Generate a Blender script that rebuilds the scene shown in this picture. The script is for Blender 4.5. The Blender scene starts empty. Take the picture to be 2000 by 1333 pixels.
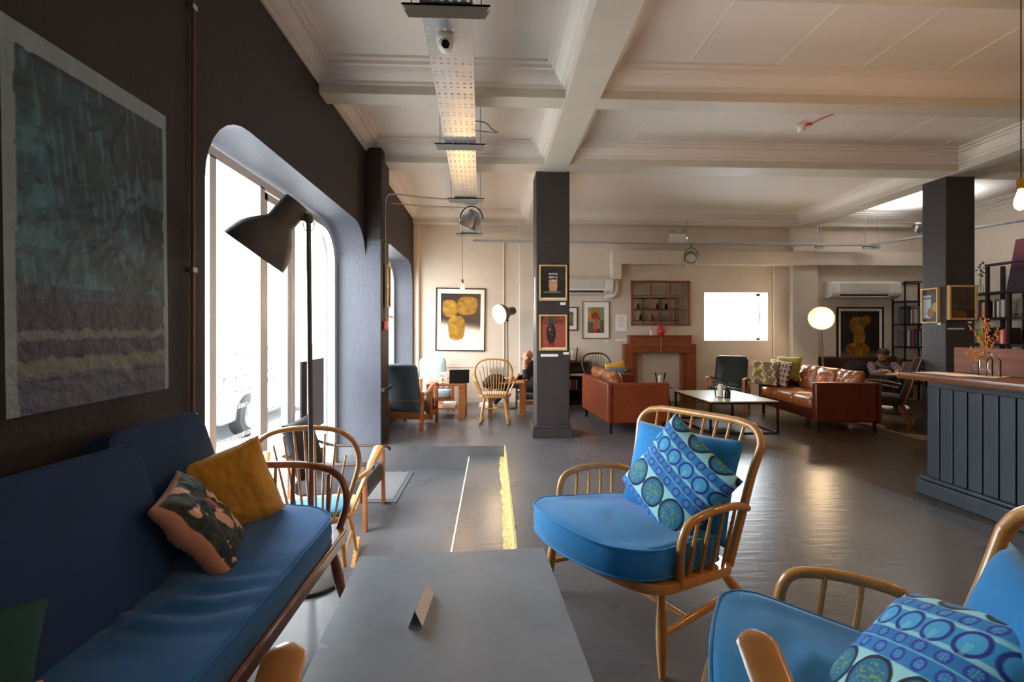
import bpy, math, random
from mathutils import Vector, Matrix, noise

# ------------------------------------------------------------------ camera, sky, light, exposure
SC = bpy.context.scene
COL = SC.collection
FPX = 900.0                      # focal length in pixels of the 2000 px wide frame
EYE = 1.30
YAW = math.atan(38 / FPX)
cam_data = bpy.data.cameras.new('camera')
cam_data.sensor_width = 36.0
cam_data.lens = FPX / 2000 * 36.0
cam_data.shift_y = -16.5 / 2000
cam_data.clip_start = 0.02
cam = bpy.data.objects.new('camera', cam_data)
COL.objects.link(cam)
cam.location = (0, 0, EYE)
cam.rotation_euler = (math.radians(90), 0, -YAW)
SC.camera = cam

world = bpy.data.worlds.new('sky')
SC.world = world
world.use_nodes = True
wn = world.node_tree
for n in list(wn.nodes):
    wn.nodes.remove(n)
wout = wn.nodes.new('ShaderNodeOutputWorld')
wbg = wn.nodes.new('ShaderNodeBackground')
wbg.inputs['Color'].default_value = (0.90, 0.955, 1.0, 1)
wbg.inputs['Strength'].default_value = 14.0
wn.links.new(wbg.outputs[0], wout.inputs[0])

def area_light(name, loc, rot, sx, sy, power, color, portal=False, spread=None):
    d = bpy.data.lights.new(name, 'AREA')
    d.shape = 'RECTANGLE'; d.size = sx; d.size_y = sy
    d.energy = power; d.color = color
    if spread: d.spread = math.radians(spread)
    if portal: d.cycles.is_portal = True
    o = bpy.data.objects.new(name, d); COL.objects.link(o)
    o.location = loc; o.rotation_euler = rot
    return o

R90 = math.radians(90)
# daylight entering through each opening, the rear one added for fill light
area_light('daylight_shopfront', (-1.93, 3.87, 1.12), (0, -R90, 0), 2.8, 2.9, 1, (1, 1, 1), portal=True)
area_light('daylight_alcove', (-1.93, 7.3, 1.45), (0, -R90, 0), 2.2, 2.2, 1, (1, 1, 1), portal=True)
area_light('daylight_back_window', (4.64, 8.98, 1.6), (-R90, 0, 0), 1.24, 0.92, 1, (1, 1, 1), portal=True)
area_light('daylight_fill_window', (2.4, -3.45, 2.1), (R90, 0, 0), .5, .8, 1, (1, 1, 1), portal=True)
sun_d = bpy.data.lights.new('sun', 'SUN'); sun_d.energy = 6.0; sun_d.angle = math.radians(1.2); sun_d.color = (1.0, 0.80, 0.55)
sun_o = bpy.data.objects.new('sun', sun_d); COL.objects.link(sun_o)
sun_o.rotation_euler = Vector((0.10, -1.0, -0.56)).to_track_quat('-Z', 'Y').to_euler()
def bulb_light(name, loc, power, color=(1.0, 0.55, 0.22), r=0.03):
    d = bpy.data.lights.new(name, 'POINT'); d.energy = power; d.color = color; d.shadow_soft_size = r
    o = bpy.data.objects.new(name, d); COL.objects.link(o); o.location = loc
    return o

SC.cycles.transparent_max_bounces = 32
vs = SC.view_settings
vs.view_transform = 'Standard'
vs.look = 'None'
vs.gamma = 1.0
vs.exposure = 0.35
vs.use_curve_mapping = False
SC.display_settings.display_device = 'sRGB'

# ------------------------------------------------------------------ helpers
SY, CY = math.sin(YAW), math.cos(YAW)
def at(px, py, x=None, y=None, z=None):
    """The point of the plane x=, y= or z= that the photograph shows at pixel (px, py)."""
    dx = (px - 1000) / FPX; dz = (650 - py) / FPX
    d = Vector((SY + dx * CY, CY - dx * SY, dz))
    t = x / d.x if x is not None else y / d.y if y is not None else (z - EYE) / d.z
    return Vector((d.x * t, d.y * t, EYE + d.z * t))

def lin(c):
    if isinstance(c, str):
        c = [int(c[i:i + 2], 16) / 255 for i in (0, 2, 4)]
    return tuple(v / 12.92 if v <= 0.04045 else ((v + 0.055) / 1.055) ** 2.4 for v in c[:3]) + (1.0,)

MATS = {}
def mat(name, color='808080', rough=0.6, metal=0.0, var=0.0, scale=6.0, stretch=(1, 1, 1), color2=None, bump=0.0,
        bscale=60.0, coat=0.0, sheen=0.0, attr=False, emit=None, estr=0.0, bstretch=(1, 1, 1), spec=0.5, rvar=0.0):
    if name in MATS: return MATS[name]
    m = bpy.data.materials.new(name); m.use_nodes = True
    nt = m.node_tree; b = nt.nodes['Principled BSDF']; L = nt.links.new
    b.inputs['Roughness'].default_value = rough
    b.inputs['Metallic'].default_value = metal
    b.inputs['Specular IOR Level'].default_value = spec
    b.inputs['Base Color'].default_value = lin(color)
    if coat:
        b.inputs['Coat Weight'].default_value = coat; b.inputs['Coat Roughness'].default_value = 0.12
    if sheen:
        b.inputs['Sheen Weight'].default_value = sheen; b.inputs['Sheen Roughness'].default_value = 0.4
    if emit:
        b.inputs['Emission Color'].default_value = lin(emit); b.inputs['Emission Strength'].default_value = estr
    tc = nt.nodes.new('ShaderNodeTexCoord')
    def mapped(st):
        mp = nt.nodes.new('ShaderNodeMapping'); mp.inputs['Scale'].default_value = st
        L(tc.outputs['Object'], mp.inputs['Vector']); return mp.outputs['Vector']
    if var or color2:
        n = nt.nodes.new('ShaderNodeTexNoise'); n.inputs['Scale'].default_value = scale; n.inputs['Detail'].default_value = 6
        n.inputs['Roughness'].default_value = 0.65
        L(mapped(stretch), n.inputs['Vector'])
        r = nt.nodes.new('ShaderNodeValToRGB')
        c = lin(color)
        if color2:
            c1, c2 = c, lin(color2)
        else:
            c1 = tuple(v * (1 - var) for v in c[:3]) + (1,); c2 = tuple(min(1, v * (1 + var)) for v in c[:3]) + (1,)
        r.color_ramp.elements[0].position = 0.34; r.color_ramp.elements[1].position = 0.66
        r.color_ramp.elements[0].color = c1; r.color_ramp.elements[1].color = c2
        L(n.outputs['Fac'], r.inputs['Fac']); L(r.outputs['Color'], b.inputs['Base Color'])
        if rvar:
            mr = nt.nodes.new('ShaderNodeMapRange'); mr.inputs['To Min'].default_value = rough - rvar; mr.inputs['To Max'].default_value = rough + rvar
            L(n.outputs['Fac'], mr.inputs['Value']); L(mr.outputs['Result'], b.inputs['Roughness'])
    if attr:
        a = nt.nodes.new('ShaderNodeAttribute'); a.attribute_name = 'Col'
        L(a.outputs['Color'], b.inputs['Base Color'])
    if bump:
        n2 = nt.nodes.new('ShaderNodeTexNoise'); n2.inputs['Scale'].default_value = bscale; n2.inputs['Detail'].default_value = 4
        L(mapped(bstretch), n2.inputs['Vector'])
        bp = nt.nodes.new('ShaderNodeBump'); bp.inputs['Strength'].default_value = bump; bp.inputs['Distance'].default_value = 0.01
        L(n2.outputs['Fac'], bp.inputs['Height']); L(bp.outputs['Normal'], b.inputs['Normal'])
    MATS[name] = m
    return m

def glass_mat(name, tint=(1, 1, 1), gloss=0.12, rough=0.02):
    """Thin clear glass: mostly see-through with a mirror reflection at grazing angles."""
    if name in MATS: return MATS[name]
    m = bpy.data.materials.new(name); m.use_nodes = True
    nt = m.node_tree; nt.nodes.clear(); L = nt.links.new
    o = nt.nodes.new('ShaderNodeOutputMaterial'); mx = nt.nodes.new('ShaderNodeMixShader')
    t = nt.nodes.new('ShaderNodeBsdfTransparent'); t.inputs[0].default_value = tuple(tint) + (1,)
    g = nt.nodes.new('ShaderNodeBsdfGlossy'); g.inputs['Roughness'].default_value = rough
    lw = nt.nodes.new('ShaderNodeLayerWeight'); lw.inputs['Blend'].default_value = gloss
    L(lw.outputs['Fresnel'], mx.inputs[0]); L(t.outputs[0], mx.inputs[1]); L(g.outputs[0], mx.inputs[2]); L(mx.outputs[0], o.inputs[0])
    MATS[name] = m
    return m

def catmull(pts, n=6, closed=False):
    P = [Vector(p) for p in pts]
    out = []
    k = len(P)
    segs = k if closed else k - 1
    for i in range(segs):
        if closed:
            a, b, c, d = P[(i - 1) % k], P[i], P[(i + 1) % k], P[(i + 2) % k]
        else:
            b, c = P[i], P[i + 1]
            a = P[i - 1] if i > 0 else b * 2 - c
            d = P[i + 2] if i + 2 < k else c * 2 - b
        for j in range(n):
            t = j / n
            out.append(0.5 * ((2 * b) + (c - a) * t + (2 * a - 5 * b + 4 * c - d) * t * t + (3 * b - a - 3 * c + d) * t ** 3))
    if not closed: out.append(P[-1])
    return out

class MB:
    def __init__(s): s.v = []; s.f = []
    def add(s, vs, fs):
        o = len(s.v); s.v += [Vector(p) for p in vs]; s.f += [tuple(i + o for i in f) for f in fs]; return s
    def box(s, x0, x1, y0, y1, z0, z1):
        return s.add([(x0, y0, z0), (x1, y0, z0), (x1, y1, z0), (x0, y1, z0), (x0, y0, z1), (x1, y0, z1), (x1, y1, z1), (x0, y1, z1)],
                     [(3, 2, 1, 0), (4, 5, 6, 7), (0, 1, 5, 4), (1, 2, 6, 5), (2, 3, 7, 6), (3, 0, 4, 7)])
    def bar(s, p, q, w, h, up=(0, 0, 1), w2=None, h2=None):
        p, q = Vector(p), Vector(q); d = (q - p).normalized(); up = Vector(up)
        sd = d.cross(up)
        if sd.length < 1e-4: sd = d.cross(Vector((1, 0, 0)))
        sd.normalize(); u = sd.cross(d)
        w2 = w if w2 is None else w2; h2 = h if h2 is None else h2
        vs = [c + sd * a * ww / 2 + u * b * hh / 2 for c, ww, hh in ((p, w, h), (q, w2, h2)) for a, b in ((-1, -1), (1, -1), (1, 1), (-1, 1))]
        return s.add(vs, [(0, 1, 2, 3), (7, 6, 5, 4), (1, 0, 4, 5), (2, 1, 5, 6), (3, 2, 6, 7), (0, 3, 7, 4)])
    def tube(s, pts, r, n=10, closed=False, flat=1.0, up=None):
        """Round bar along a path; r a number or a list; flat < 1 squashes it along the frame's second axis."""
        P = [Vector(p) for p in pts]; k = len(P)
        R = r if isinstance(r, (list, tuple)) else [r] * k
        F = flat if isinstance(flat, (list, tuple)) else [flat] * k
        T = []
        for i in range(k):
            a = P[(i - 1) % k] if (closed or i > 0) else P[i]; b = P[(i + 1) % k] if (closed or i < k - 1) else P[i]
            T.append((b - a).normalized())
        u = Vector(up) if up else (Vector((0, 0, 1)) if abs(T[0].z) < 0.9 else Vector((0, 1, 0)))
        vs = []
        for i in range(k):
            if up: u = Vector(up)
            sd = T[i].cross(u)
            if sd.length < 1e-5: sd = T[i].cross(Vector((1, 0.3, 0)))
            sd.normalize(); u = sd.cross(T[i]).normalized()
            for j in range(n):
                a = 2 * math.pi * j / n
                vs.append(P[i] + sd * math.cos(a) * R[i] + u * math.sin(a) * R[i] * F[i])
        fs = []
        for i in range(k if closed else k - 1):
            i2 = (i + 1) % k
            for j in range(n):
                fs.append((i * n + j, i * n + (j + 1) % n, i2 * n + (j + 1) % n, i2 * n + j))
        if not closed:
            fs.append(tuple(range(n - 1, -1, -1))); fs.append(tuple((k - 1) * n + j for j in range(n)))
        return s.add(vs, fs)
    def lathe(s, prof, c=(0, 0, 0), n=24, mtx=None):
        c = Vector(c); vs = []
        for r, z in prof:
            for j in range(n):
                a = 2 * math.pi * j / n
                p = Vector((r * math.cos(a), r * math.sin(a), z))
                vs.append((mtx @ p if mtx else p) + c)
        k = len(prof); fs = [(i * n + j, i * n + (j + 1) % n, (i + 1) * n + (j + 1) % n, (i + 1) * n + j) for i in range(k - 1) for j in range(n)]
        if prof[0][0] > 1e-5: fs.append(tuple(range(n - 1, -1, -1)))
        if prof[-1][0] > 1e-5: fs.append(tuple((k - 1) * n + j for j in range(n)))
        return s.add(vs, fs)
    def ell(s, c, r, n=16, mtx=None):
        pr = [(max(math.sin(math.pi * i / 10), 0.0), -math.cos(math.pi * i / 10)) for i in range(11)]
        sc = Matrix.Diagonal(Vector(r)).to_3x3()
        return s.lathe(pr, c, n, (mtx @ sc) if mtx else sc)
    def slab(s, outline, levels, f=None):
        """Stacked scaled copies of an outline (x, y): levels = [(scale, z)], closed at both ends."""
        k = len(outline); cx = sum(p[0] for p in outline) / k; cy = sum(p[1] for p in outline) / k
        vs = []
        for sc, z in levels:
            for x, y in outline:
                p = Vector((cx + (x - cx) * sc, cy + (y - cy) * sc, z))
                vs.append(f(p) if f else p)
        m = len(levels)
        fs = [(i * k + j, i * k + (j + 1) % k, (i + 1) * k + (j + 1) % k, (i + 1) * k + j) for i in range(m - 1) for j in range(k)]
        fs.append(tuple(range(k - 1, -1, -1))); fs.append(tuple((m - 1) * k + j for j in range(k)))
        return s.add(vs, fs)
    def build(s, name, m, parent=None, smooth=40, bevel=0.0, seg=2, loc=None, kind=None):
        me = bpy.data.meshes.new(name)
        me.from_pydata([tuple(v) for v in s.v], [], s.f); me.validate(); me.update()
        if smooth:
            me.polygons.foreach_set('use_smooth', [True] * len(me.polygons))
            me.set_sharp_from_angle(angle=math.radians(smooth))
        me.materials.append(m)
        o = bpy.data.objects.new(name, me); COL.objects.link(o)
        if parent: o.parent = parent
        if loc is not None: o.location = loc
        if bevel:
            b = o.modifiers.new('bevel', 'BEVEL'); b.width = bevel; b.segments = seg; b.limit_method = 'ANGLE'; b.angle_limit = math.radians(40)
            b.harden_normals = False
        if kind: o['kind'] = kind
        return o

def tag(o, label, cat, group=None, kind=None):
    o['label'] = label; o['category'] = cat
    if group: o['group'] = group
    if kind: o['kind'] = kind
    return o

def thing(name, label, cat, loc=(0, 0, 0), rotz=0.0, group=None):
    o = bpy.data.objects.new(name, None); COL.objects.link(o)
    o.location = loc; o.rotation_euler = (0, 0, rotz); o.empty_display_size = 0.1
    return tag(o, label, cat, group)

def rrect(x0, x1, y0, y1, r, n=6):
    """Rounded rectangle outline; r one number or four (x0y0, x1y0, x1y1, x0y1)."""
    rs = r if isinstance(r, (list, tuple)) else [r] * 4
    out = []
    for (cx, cy, a0), q in zip(((x0, y0, 180), (x1, y0, 270), (x1, y1, 0), (x0, y1, 90)), rs):
        ox = cx + q * (1 if cx == x0 else -1); oy = cy + q * (1 if cy == y0 else -1)
        for i in range(n + 1):
            a = math.radians(a0 + 90 * i / n)
            out.append((ox + q * math.cos(a), oy + q * math.sin(a)))
    return out

def frame_matrix(origin, right, up):
    r = Vector(right).normalized(); u = Vector(up); u = (u - r * u.dot(r)).normalized(); n = r.cross(u)
    m = Matrix((r, u, n)).transposed().to_4x4(); m.translation = Vector(origin)
    return m

def grid_mesh(name, m, fn, nu, nv, colf=None, parent=None, smooth=True):
    """Mesh of a (nu x nv) grid fn(u, v) -> point, with an optional colour colf(u, v) per point."""
    vs = [fn(i / nu, j / nv) for j in range(nv + 1) for i in range(nu + 1)]
    fs = [(j * (nu + 1) + i, j * (nu + 1) + i + 1, (j + 1) * (nu + 1) + i + 1, (j + 1) * (nu + 1) + i) for j in range(nv) for i in range(nu)]
    me = bpy.data.meshes.new(name); me.from_pydata([tuple(v) for v in vs], [], fs); me.update()
    if smooth: me.polygons.foreach_set('use_smooth', [True] * len(me.polygons))
    if colf:
        a = me.color_attributes.new('Col', 'FLOAT_COLOR', 'POINT')
        buf = []
        for j in range(nv + 1):
            for i in range(nu + 1): buf += lin(colf(i / nu, j / nv))
        a.data.foreach_set('color', buf)
    me.materials.append(m)
    o = bpy.data.objects.new(name, me); COL.objects.link(o)
    if parent: o.parent = parent
    return o

def pillow(name, m, w, h, t, mtx, n=28, pinch=0.06, colf=None, parent=None, sag=0.0, seed=0, pw=0.42, wr=0.004):
    """A stuffed cushion: two bulging sheets joined at a seam with pinched corners."""
    vs, cols, idx = [], [], {}
    for side in (1, -1):
        for j in range(n + 1):
            for i in range(n + 1):
                u = 2 * i / n - 1; v = 2 * j / n - 1
                edge = i in (0, n) or j in (0, n)
                if edge and side == -1:
                    idx[(side, i, j)] = idx[(1, i, j)]; continue
                x = u * w / 2 * (1 - pinch * (1 - v * v)); y = v * h / 2 * (1 - pinch * (1 - u * u))
                th = t / 2 * (max(0, (1 - u ** 4) * (1 - v ** 4))) ** pw * (0.8 + 0.2 * (1 - u * u) * (1 - v * v))
                wn = noise.noise(Vector((u * 2.5 + seed, v * 2.5, side))) * wr * (0 if edge else 1) + noise.noise(Vector((u * 7 + seed, v * 7, side))) * wr * 0.4 * (0 if edge else 1)
                z = side * (th + wn) - sag * (u * u) * 0.5
                idx[(side, i, j)] = len(vs); vs.append((x, y, z))
                if colf: cols += lin(colf((u + 1) / 2, (v + 1) / 2))
    fs = []
    for side in (1, -1):
        for j in range(n):
            for i in range(n):
                q = [idx[(side, i, j)], idx[(side, i + 1, j)], idx[(side, i + 1, j + 1)], idx[(side, i, j + 1)]]
                fs.append(q if side == 1 else q[::-1])
    me = bpy.data.meshes.new(name); me.from_pydata(vs, [], fs); me.update()
    me.polygons.foreach_set('use_smooth', [True] * len(me.polygons))
    if colf:
        a = me.color_attributes.new('Col', 'FLOAT_COLOR', 'POINT'); a.data.foreach_set('color', cols)
    me.materials.append(m)
    o = bpy.data.objects.new(name, me); COL.objects.link(o)
    if parent: o.parent = parent
    o.matrix_local = mtx
    return o

def copy_tree(o, parent=None):
    c = o.copy(); COL.objects.link(c); c.parent = parent
    for ch in list(o.children): copy_tree(ch, c)
    return c

def struct(mb, name, m, **k):
    o = mb.build(name, m, **k); o['kind'] = 'structure'; return o

def cut(o, cutters):
    """Take each closed builder out of o for good (windows, niches)."""
    tmp = []
    for c in cutters:
        co = c.build('cutter', MATS['plaster'], smooth=0); tmp.append(co)
        b = o.modifiers.new('cut', 'BOOLEAN'); b.object = co; b.operation = 'DIFFERENCE'; b.solver = 'EXACT'
    dg = bpy.context.evaluated_depsgraph_get(); dg.update()
    me = bpy.data.meshes.new_from_object(o.evaluated_get(dg))
    old = o.data; o.modifiers.clear(); o.data = me; bpy.data.meshes.remove(old)
    for co in tmp:
        d = co.data; bpy.data.objects.remove(co); bpy.data.meshes.remove(d)
    me.polygons.foreach_set('use_smooth', [True] * len(me.polygons)); me.set_sharp_from_angle(angle=math.radians(30))

def nz(x, y, z=0.0, s=1.0):
    return noise.noise(Vector((x * s, y * s, z)))
def fbm(x, y, s=1.0, z=0.0):
    return nz(x, y, z, s) * 0.55 + nz(x, y, z + 7, s * 2.1) * 0.28 + nz(x, y, z + 13, s * 4.3) * 0.17
def mixc(a, b, t):
    t = max(0, min(1, t)); return tuple(x + (y - x) * t for x, y in zip(a, b))
def hx(h): return tuple(int(h[i:i + 2], 16) / 255 for i in (0, 2, 4))
def sstep(a, b, x):
    t = max(0, min(1, (x - a) / (b - a))); return t * t * (3 - 2 * t)
def inel(u, v, cu, cv, ru, rv, soft=0.08, rot=0.0):
    du, dv = u - cu, v - cv
    c, s_ = math.cos(rot), math.sin(rot); du, dv = du * c + dv * s_, -du * s_ + dv * c
    d = math.sqrt((du / ru) ** 2 + (dv / rv) ** 2)
    return 1 - sstep(1 - soft, 1 + soft, d)

# ------------------------------------------------------------------ materials
mat('plaster', 'cfc2b2', 0.75, var=0.05, scale=1.5, bump=0.25, bscale=25)
mat('ceiling_paint', 'dcd3ca', 0.6, var=0.03, scale=1.2)
mat('beam_paint', 'c9c1b3', 0.55, var=0.05, scale=2.0, bump=0.15, bscale=14)
mat('dark_paint', '30282a', 0.62, var=0.10, scale=2.0, bump=0.3, bscale=40, spec=0.35)
mat('grey_blue_paint', '484a54', 0.5, var=0.08, scale=2.5, bump=0.35, bscale=38)
mat('column_paint', '352f2e', 0.55, var=0.10, scale=3.0, bump=0.5, bscale=45)
mat('beech', 'd29a55', 0.28, color2='c48743', scale=3.0, stretch=(6, 6, 0.8), coat=0.5)
mat('dark_elm', '8a4f26', 0.3, color2='6f3a18', scale=4.0, stretch=(6, 6, 0.8), coat=0.4)
mat('walnut_dark', '4a2817', 0.4, color2='371c10', scale=5.0)
mat('orange_wood', 'b5703a', 0.4, color2='9f5d2c', scale=5.0, stretch=(1, 1, 5), coat=0.2)
mat('fire_wood', '8a4a26', 0.45, color2='743a1c', scale=4.0, stretch=(1, 1, 6))
mat('blue_fabric', '1f86c8', 0.85, var=0.10, scale=5.0, bump=0.12, bscale=420, sheen=0.25)
mat('navy_fabric', '1a66a4', 0.88, var=0.12, scale=4.0, bump=0.15, bscale=420, sheen=0.25)
mat('mustard_fabric', 'e0a034', 0.8, var=0.06, scale=4.0, bump=0.15, bscale=300, sheen=0.2)
mat('teal_fabric', '1c4a44', 0.9, var=0.1, bump=0.15, bscale=300)
mat('rust_fabric', 'c06a35', 0.85, var=0.08)
mat('printed_fabric', attr=True, rough=0.8, bump=0.08, bscale=300, sheen=0.15)
mat('picture_print', attr=True, rough=0.35)
mat('oil_paint', attr=True, rough=0.45, bump=0.6, bscale=22, bstretch=(1, 1, 1))
mat('black_metal', '1d1b1b', 0.42, metal=0.3)
mat('lamp_grey', '5c5955', 0.5, metal=0.0)
mat('lamp_grey_small', '6e5f50', 0.42, metal=0.2)
mat('lamp_inside', 'f5eee0', 0.5)
mat('galvanised', 'b9bdc0', 0.35, metal=0.75, var=0.08, scale=8)
mat('steel', 'a9a9a6', 0.3, metal=0.9)
mat('brass', 'b58a3c', 0.3, metal=0.9)
mat('white_plastic', 'ddd9d2', 0.35)
mat('grey_plastic', 'b0aca5', 0.45)
mat('white_frame', 'f0f2f3', 0.4)
mat('paper', 'ece9e4', 0.8)
mat('mount_card', 'e8ded2', 0.8)
mat('pale_wood', 'd9b878', 0.5, color2='cda766', scale=8, stretch=(1, 1, 6))
mat('black_wood', '1c1312', 0.45)
mat('dark_iron', '1e1715', 0.5, metal=0.3)
mat('tan_leather', '813716', 0.40, color2='6e2c10', scale=5.0, bump=0.2, bscale=90)
mat('brown_leather', '561f0e', 0.30, color2='47180a', scale=5.0, bump=0.25, bscale=90)
mat('cushion_leather', '95552a', 0.34, color2='7c431e', scale=5.0, bump=0.35, bscale=30)
mat('green_leather', '1d261e', 0.3, var=0.15, bump=0.4, bscale=28)
mat('slate_fabric', '52626c', 0.85, var=0.06, bump=0.1, bscale=300)
mat('pale_blue_fabric', 'a3b6c2', 0.85, var=0.05, bump=0.1, bscale=300)
mat('table_laminate', '98a1ab', 0.26, color2='88919b', scale=3.0, rvar=0.05, bump=0.02, bscale=200)
mat('table_edge', '2e2c2e', 0.6)
mat('beige_top', 'b9ac84', 0.35, color2='ad9f76', scale=4.0)
mat('bar_paint', '29323c', 0.42, color2='1f2730', scale=3.0, stretch=(4, 4, 0.6), bump=0.2, bscale=30)
mat('bar_top_wood', '744422', 0.28, color2='573217', scale=3.0, stretch=(5, 0.5, 5), coat=0.3)
mat('plank_wood', '7d4e3a', 0.5, color2='5e3a2b', scale=3.0, stretch=(1, 0.6, 7))
mat('skin', 'b98368', 0.5, var=0.05, scale=20)
mat('skin_tan', '8f5a3e', 0.5, var=0.05, scale=20)
mat('dark_cloth', '1b1a1e', 0.9)
mat('red_paint', 'b3241c', 0.4)
mat('candle_wax', 'e6dccb', 0.6)
mat('rubber_black', '141414', 0.6)
mat('bulb_glow', 'ffd9a0', 0.4, emit='ffc36b', estr=40)
mat('filament_glow', 'ffd9a0', 0.4, emit='ffb050', estr=12)
mat('lamp_glow', 'fff3dc', 0.4, emit='ffe8c4', estr=26)
glass_mat('window_glass', (0.97, 0.99, 1.0), 0.12)
glass_mat('clear_glass', (0.975, 0.985, 0.98), 0.16, 0.03)
glass_mat('amber_glass', (0.75, 0.50, 0.25), 0.2, 0.05)
glass_mat('black_glass', (0.15, 0.1, 0.1), 0.25, 0.06)

def floor_material():
    m = bpy.data.materials.new('floor_screed'); m.use_nodes = True
    nt = m.node_tree; b = nt.nodes['Principled BSDF']; L = nt.links.new; N = nt.nodes.new
    tc = N('ShaderNodeTexCoord'); mp = N('ShaderNodeMapping'); mp.inputs['Scale'].default_value = (1.0, 1.0, 1)
    L(tc.outputs['Object'], mp.inputs['Vector'])
    n = N('ShaderNodeTexNoise'); n.inputs['Scale'].default_value = 1.4; n.inputs['Detail'].default_value = 8; n.inputs['Roughness'].default_value = 0.55
    L(mp.outputs['Vector'], n.inputs['Vector'])
    r = N('ShaderNodeValToRGB'); e = r.color_ramp.elements
    e[0].position = 0.15; e[0].color = lin('504f52'); e[1].position = 0.85; e[1].color = lin('6b6a6c')
    L(n.outputs['Fac'], r.inputs['Fac'])
    # worn boards beyond a seam running into the room
    mp2 = N('ShaderNodeMapping'); mp2.inputs['Scale'].default_value = (7.0, 0.8, 1); L(tc.outputs['Object'], mp2.inputs['Vector'])
    n2 = N('ShaderNodeTexNoise'); n2.inputs['Scale'].default_value = 2.0; n2.inputs['Detail'].default_value = 8; L(mp2.outputs['Vector'], n2.inputs['Vector'])
    r2 = N('ShaderNodeValToRGB'); e = r2.color_ramp.elements
    e[0].position = 0.3; e[0].color = lin('33271d'); e[1].position = 0.72; e[1].color = lin('58432e'); L(n2.outputs['Fac'], r2.inputs['Fac'])
    sp = N('ShaderNodeSeparateXYZ'); L(tc.outputs['Object'], sp.inputs[0])
    ma = N('ShaderNodeMath'); ma.operation = 'MULTIPLY_ADD'; ma.inputs[1].default_value = 0.12; L(sp.outputs['Y'], ma.inputs[0]); L(sp.outputs['X'], ma.inputs[2])
    gt = N('ShaderNodeMath'); gt.operation = 'GREATER_THAN'; gt.inputs[1].default_value = 3.70; L(ma.outputs[0], gt.inputs[0])
    mx = N('ShaderNodeMix'); mx.data_type = 'RGBA'; L(gt.outputs[0], mx.inputs['Factor']); L(r.outputs['Color'], mx.inputs['A']); L(r2.outputs['Color'], mx.inputs['B'])
    L(mx.outputs['Result'], b.inputs['Base Color'])
    mr = N('ShaderNodeMapRange'); mr.inputs['To Min'].default_value = 0.25; mr.inputs['To Max'].default_value = 0.31
    L(n.outputs['Fac'], mr.inputs['Value']); L(mr.outputs['Result'], b.inputs['Roughness'])
    mp3 = N('ShaderNodeMapping'); mp3.inputs['Scale'].default_value = (0.35, 2.2, 1); L(tc.outputs['Object'], mp3.inputs['Vector'])
    n3 = N('ShaderNodeTexNoise'); n3.inputs['Scale'].default_value = 9; n3.inputs['Detail'].default_value = 5; L(mp3.outputs['Vector'], n3.inputs['Vector'])
    bp = N('ShaderNodeBump'); bp.inputs['Strength'].default_value = 0.22; bp.inputs['Distance'].default_value = 0.01
    L(n3.outputs['Fac'], bp.inputs['Height']); L(bp.outputs['Normal'], b.inputs['Normal'])
    MATS['floor_screed'] = m
    return m
floor_material()

# ------------------------------------------------------------------ the room
XL, XR, YB, YF = -1.45, 8.5, -3.2, 8.6
ZC, ZBEAM = 3.53, 3.30
PIT_Y0, PIT_Y1, LEDGE_X, STRIP_X = 2.584, 5.30, 0.137, -0.27
LOW, MID = -0.269, -0.123
fl = MB()
fl.box(-2.1, XR + .3, YB - .3, PIT_Y0, -0.6, 0)
fl.box(LEDGE_X, XR + .3, PIT_Y0, PIT_Y1, -0.6, 0)
fl.box(-2.1, XR + .3, PIT_Y1, YF + .5, -0.6, 0)
fl.box(-2.1, STRIP_X, PIT_Y0, PIT_Y1, -0.6, LOW)
fl.box(STRIP_X, LEDGE_X, PIT_Y0, PIT_Y1, -0.6, MID)
struct(fl, 'floor', MATS['floor_screed'], smooth=0)
# worn paint line along the ledge and bright nosing of the lower step
mat('yellow_line', 'e2cf90', 0.5, color2='a3905c', scale=30.0)
mat('nosing', 'e4ddcb', 0.5)
yl = MB(); pts = []
for i in range(41):
    y = PIT_Y0 + 0.01 + (PIT_Y1 - 0.04 - PIT_Y0) * i / 40
    pts.append((LEDGE_X - 0.062 - 0.02 * nz(y * 9, 1.3), y))
vs_ = [(x, y, MID + .003) for x, y in pts] + [(LEDGE_X - .001, y, MID + .003) for x, y in pts]
yl.add(vs_, [(i, 41 + i, 42 + i, i + 1) for i in range(40)])
yl.box(LEDGE_X - .003, LEDGE_X + .012, PIT_Y0, PIT_Y1, MID + .003, .002)
struct(yl, 'trim_1', MATS['yellow_line'], smooth=0)
ns = MB(); ns.box(STRIP_X - .004, STRIP_X + .008, PIT_Y0, PIT_Y1, LOW, MID + .002)
struct(ns, 'trim_2', MATS['nosing'], smooth=0)

def wall_prism(y0, y1, z0, z1, r, x0=-2.3, x1=-1.0):
    m = MB(); o = rrect(y0, y1, z0, z1, r, 8); k = len(o)
    m.add([(x0, a, b) for a, b in o] + [(x1, a, b) for a, b in o],
          [tuple(range(k - 1, -1, -1)), tuple(range(k, 2 * k))] + [(i, (i + 1) % k, k + (i + 1) % k, k + i) for i in range(k)])
    return m
OP1 = (2.39, 5.345, LOW, 2.50); OP2 = (6.15, 8.42, 0.35, 2.55)
wl = MB(); wl.box(-1.9, XL, YB, YF + .3, -0.6, ZC + .05)
wl = struct(wl, 'wall_left', MATS['dark_paint'], smooth=0)
cut(wl, [wall_prism(*OP1[:2], OP1[2] + .0005, OP1[3], (0.001, 0.001, 0.42, 0.42)), wall_prism(*OP2, (0.02, 0.02, 0.4, 0.4))])
wl.data.materials.append(MATS['grey_blue_paint'])
for p in wl.data.polygons:      # the reveals are painted the lighter blue grey
    if abs(p.normal.x) < 0.9 and -1.9 < p.center.x < XL and 2.3 < p.center.y < 8.5 and p.center.z < 2.6: p.material_index = 1
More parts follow.
